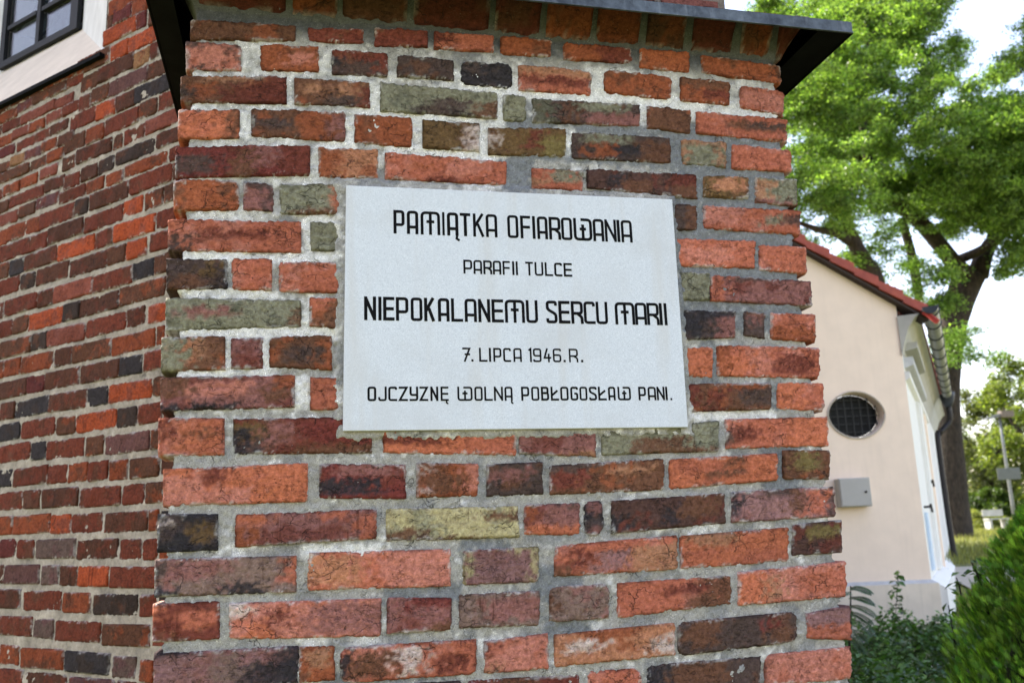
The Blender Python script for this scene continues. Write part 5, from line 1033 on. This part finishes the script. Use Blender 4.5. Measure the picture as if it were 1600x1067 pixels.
# robinia sapling with arching fronds beside the buttress
def sapling():
    rng = np.random.RandomState(61); base = np.array((1.848,5.600,0.718)); t = thing('robinia_sapling', 'young sapling with arching feathery fronds beside the buttress edge', 'plant', tuple(base))
    top = np.array((1.936,5.600,1.258)) - base; v_, f_, c_ = tube([(0, 0, 0), tuple(top * .5 + (.01, 0, 0)), tuple(top)], [.009, .007, .003], 6); link('stem', mesh_np('stem', v_, [f_, c_]), M_BARK, t)
    for (a, b, m_) in [((1.935,5.600,1.250), (2.014,5.500,1.217), (1.974,5.550,1.259)), ((1.925,5.600,1.196), (2.025,5.500,1.156), (1.954,5.500,1.208)), ((1.916,5.600,1.149), (1.981,5.400,1.101), (1.959,5.500,1.158)), ((1.915,5.600,1.113), (1.961,5.400,1.057), (1.942,5.500,1.109)), ((1.903,5.600,1.074), (1.925,5.300,1.010), (1.921,5.400,1.083)), ((1.894,5.600,1.024), (1.878,5.300,0.974), (1.886,5.400,1.029)), ((1.928,5.600,1.221), (1.786,5.500,1.197), (1.843,5.500,1.241)), ((1.890,5.600,0.989), (1.857,5.300,0.918), (1.866,5.400,0.981))]:
        a, b, m_ = (np.array(q_) - base for q_ in (a, b, m_)); s_ = np.linspace(0, 1, 16)[:, None]; q_ = (1 - s_) ** 2 * a + 2 * s_ * (1 - s_) * m_ + s_ * s_ * b
        d = np.gradient(q_, axis=0); d /= np.linalg.norm(d, axis=1)[:, None]; sd_ = np.cross(d, [0, -.5, .85]); sd_ /= np.linalg.norm(sd_, axis=1)[:, None]
        V = []; F = []; cl_ = []
        for i in range(1, 16):
            for sg in (-1, 1):
                w_ = .034 * math.sin(min(1, (17 - i) / 8) * 1.57) + .006; ax = sd_[i] * sg + d[i] * .35 + np.array([0, 0, -.18]); ax /= np.linalg.norm(ax); pr = d[i] * .009; o_ = q_[i]
                k = len(V); V += [o_, o_ + ax * w_ * .5 + pr, o_ + ax * w_, o_ + ax * w_ * .5 - pr]; F.append((k, k + 1, k + 2, k + 3)); cc_ = np.array((.045, .11, .028)) * rng.uniform(.7, 1.4); cl_ += [cc_] * 4
        r_, f2, c2 = tube([tuple(p) for p in q_[::5]], [.0022] * len(q_[::5]), 4, k=2); kk = len(V)
        V = np.vstack([np.array(V), r_]); F = [np.vstack([np.array(F), f2 + kk])]; cl_ = np.vstack([np.array(cl_), np.tile((.03, .06, .02), (len(r_), 1))])
        link('frond', mesh_np('frond', V, F, cl_, smooth=False), M_SHRUB, t)
sapling()
# the conifer hedge shrub at lower right
def thuja():
    rng = np.random.RandomState(71); cx_, cy_ = 2.62, 4.15; base = np.array([cx_, cy_, 0.]); t = thing('thuja_shrub', 'dense green thuja shrub with feathery upright sprays at lower right', 'shrub', tuple(base))
    zp = [0, .3, .6, .95, 1.3, 1.55, 1.75, 1.95]; rp = [.60, .72, .75, .71, .55, .40, .25, .03]
    n = 34000; z0 = rng.uniform(.02, 1.9, n); th = rng.uniform(0, 2 * np.pi, n); lump = 1 + .08 * np.sin(th * 5 + z0 * 6) + .05 * np.sin(th * 11 - z0 * 9)
    rr = np.interp(z0, zp, rp) * lump * rng.uniform(.72, 1.0, n) ** .5
    P0 = np.stack([rr * np.cos(th), rr * np.sin(th), z0], 1)
    out = np.stack([np.cos(th), np.sin(th), np.zeros(n)], 1)
    dirv = out * rng.uniform(.25, .75, (n, 1)) + np.array([0, 0, 1]) + rng.randn(n, 3) * .16; dirv /= np.linalg.norm(dirv, axis=1)[:, None]
    sidev = np.cross(dirv, out + rng.randn(n, 3) * .5); sidev /= np.linalg.norm(sidev, axis=1)[:, None]
    V = []; cols = []; L = rng.uniform(.03, .075, n)[:, None]
    c0 = leaf_cols(rng, n, (.06, .19, .018), (.27, .44, .045)); tip = (rng.rand(n) < .35)[:, None]; c0 = np.where(tip, c0 * 1.5, c0)
    depthk = np.ones((n, 1))
    for k, (s0, s1, an, wd) in enumerate([(0, 1.0, 0, .05), (.1, .75, .5, .045), (.1, .75, -.5, .045), (.3, .9, .4, .04), (.3, .9, -.4, .04), (.5, 1.0, .3, .035), (.5, 1.0, -.3, .035)]):
        d = dirv * math.cos(an) + sidev * math.sin(an); a = P0 + dirv * L * s0; b = a + d * L * (s1 - s0) * .9; pz = np.cross(d, np.cross(dirv, sidev)); m_ = (a + b) / 2
        V.append(np.stack([a, m_ + pz * L * wd, b, m_ - pz * L * wd], 1)); cols.append(np.repeat(c0 * (.85 + .4 * (s1 > .8)), 4, 0))
    V = np.concatenate([v.reshape(-1, 3) for v in V]); cols = np.vstack(cols)
    link('foliage', mesh_np('foliage', V, np.arange(len(V)).reshape(-1, 4), cols, smooth=False), M_THUJA, t)
    v_, f_, c_ = tube([(0, 0, -.1), (.02, 0, .8), (0, 0, 1.6)], [.05, .04, .015], 8); link('trunk', mesh_np('trunk', v_, [f_, c_]), M_BARK, t)
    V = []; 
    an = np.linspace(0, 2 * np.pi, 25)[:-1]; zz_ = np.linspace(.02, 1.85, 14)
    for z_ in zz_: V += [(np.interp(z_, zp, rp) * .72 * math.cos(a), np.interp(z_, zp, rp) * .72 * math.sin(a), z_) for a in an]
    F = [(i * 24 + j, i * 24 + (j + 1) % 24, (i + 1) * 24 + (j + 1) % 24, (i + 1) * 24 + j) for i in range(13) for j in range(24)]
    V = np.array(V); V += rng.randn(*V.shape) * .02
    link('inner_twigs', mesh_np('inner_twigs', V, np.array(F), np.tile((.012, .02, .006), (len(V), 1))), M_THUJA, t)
thuja()
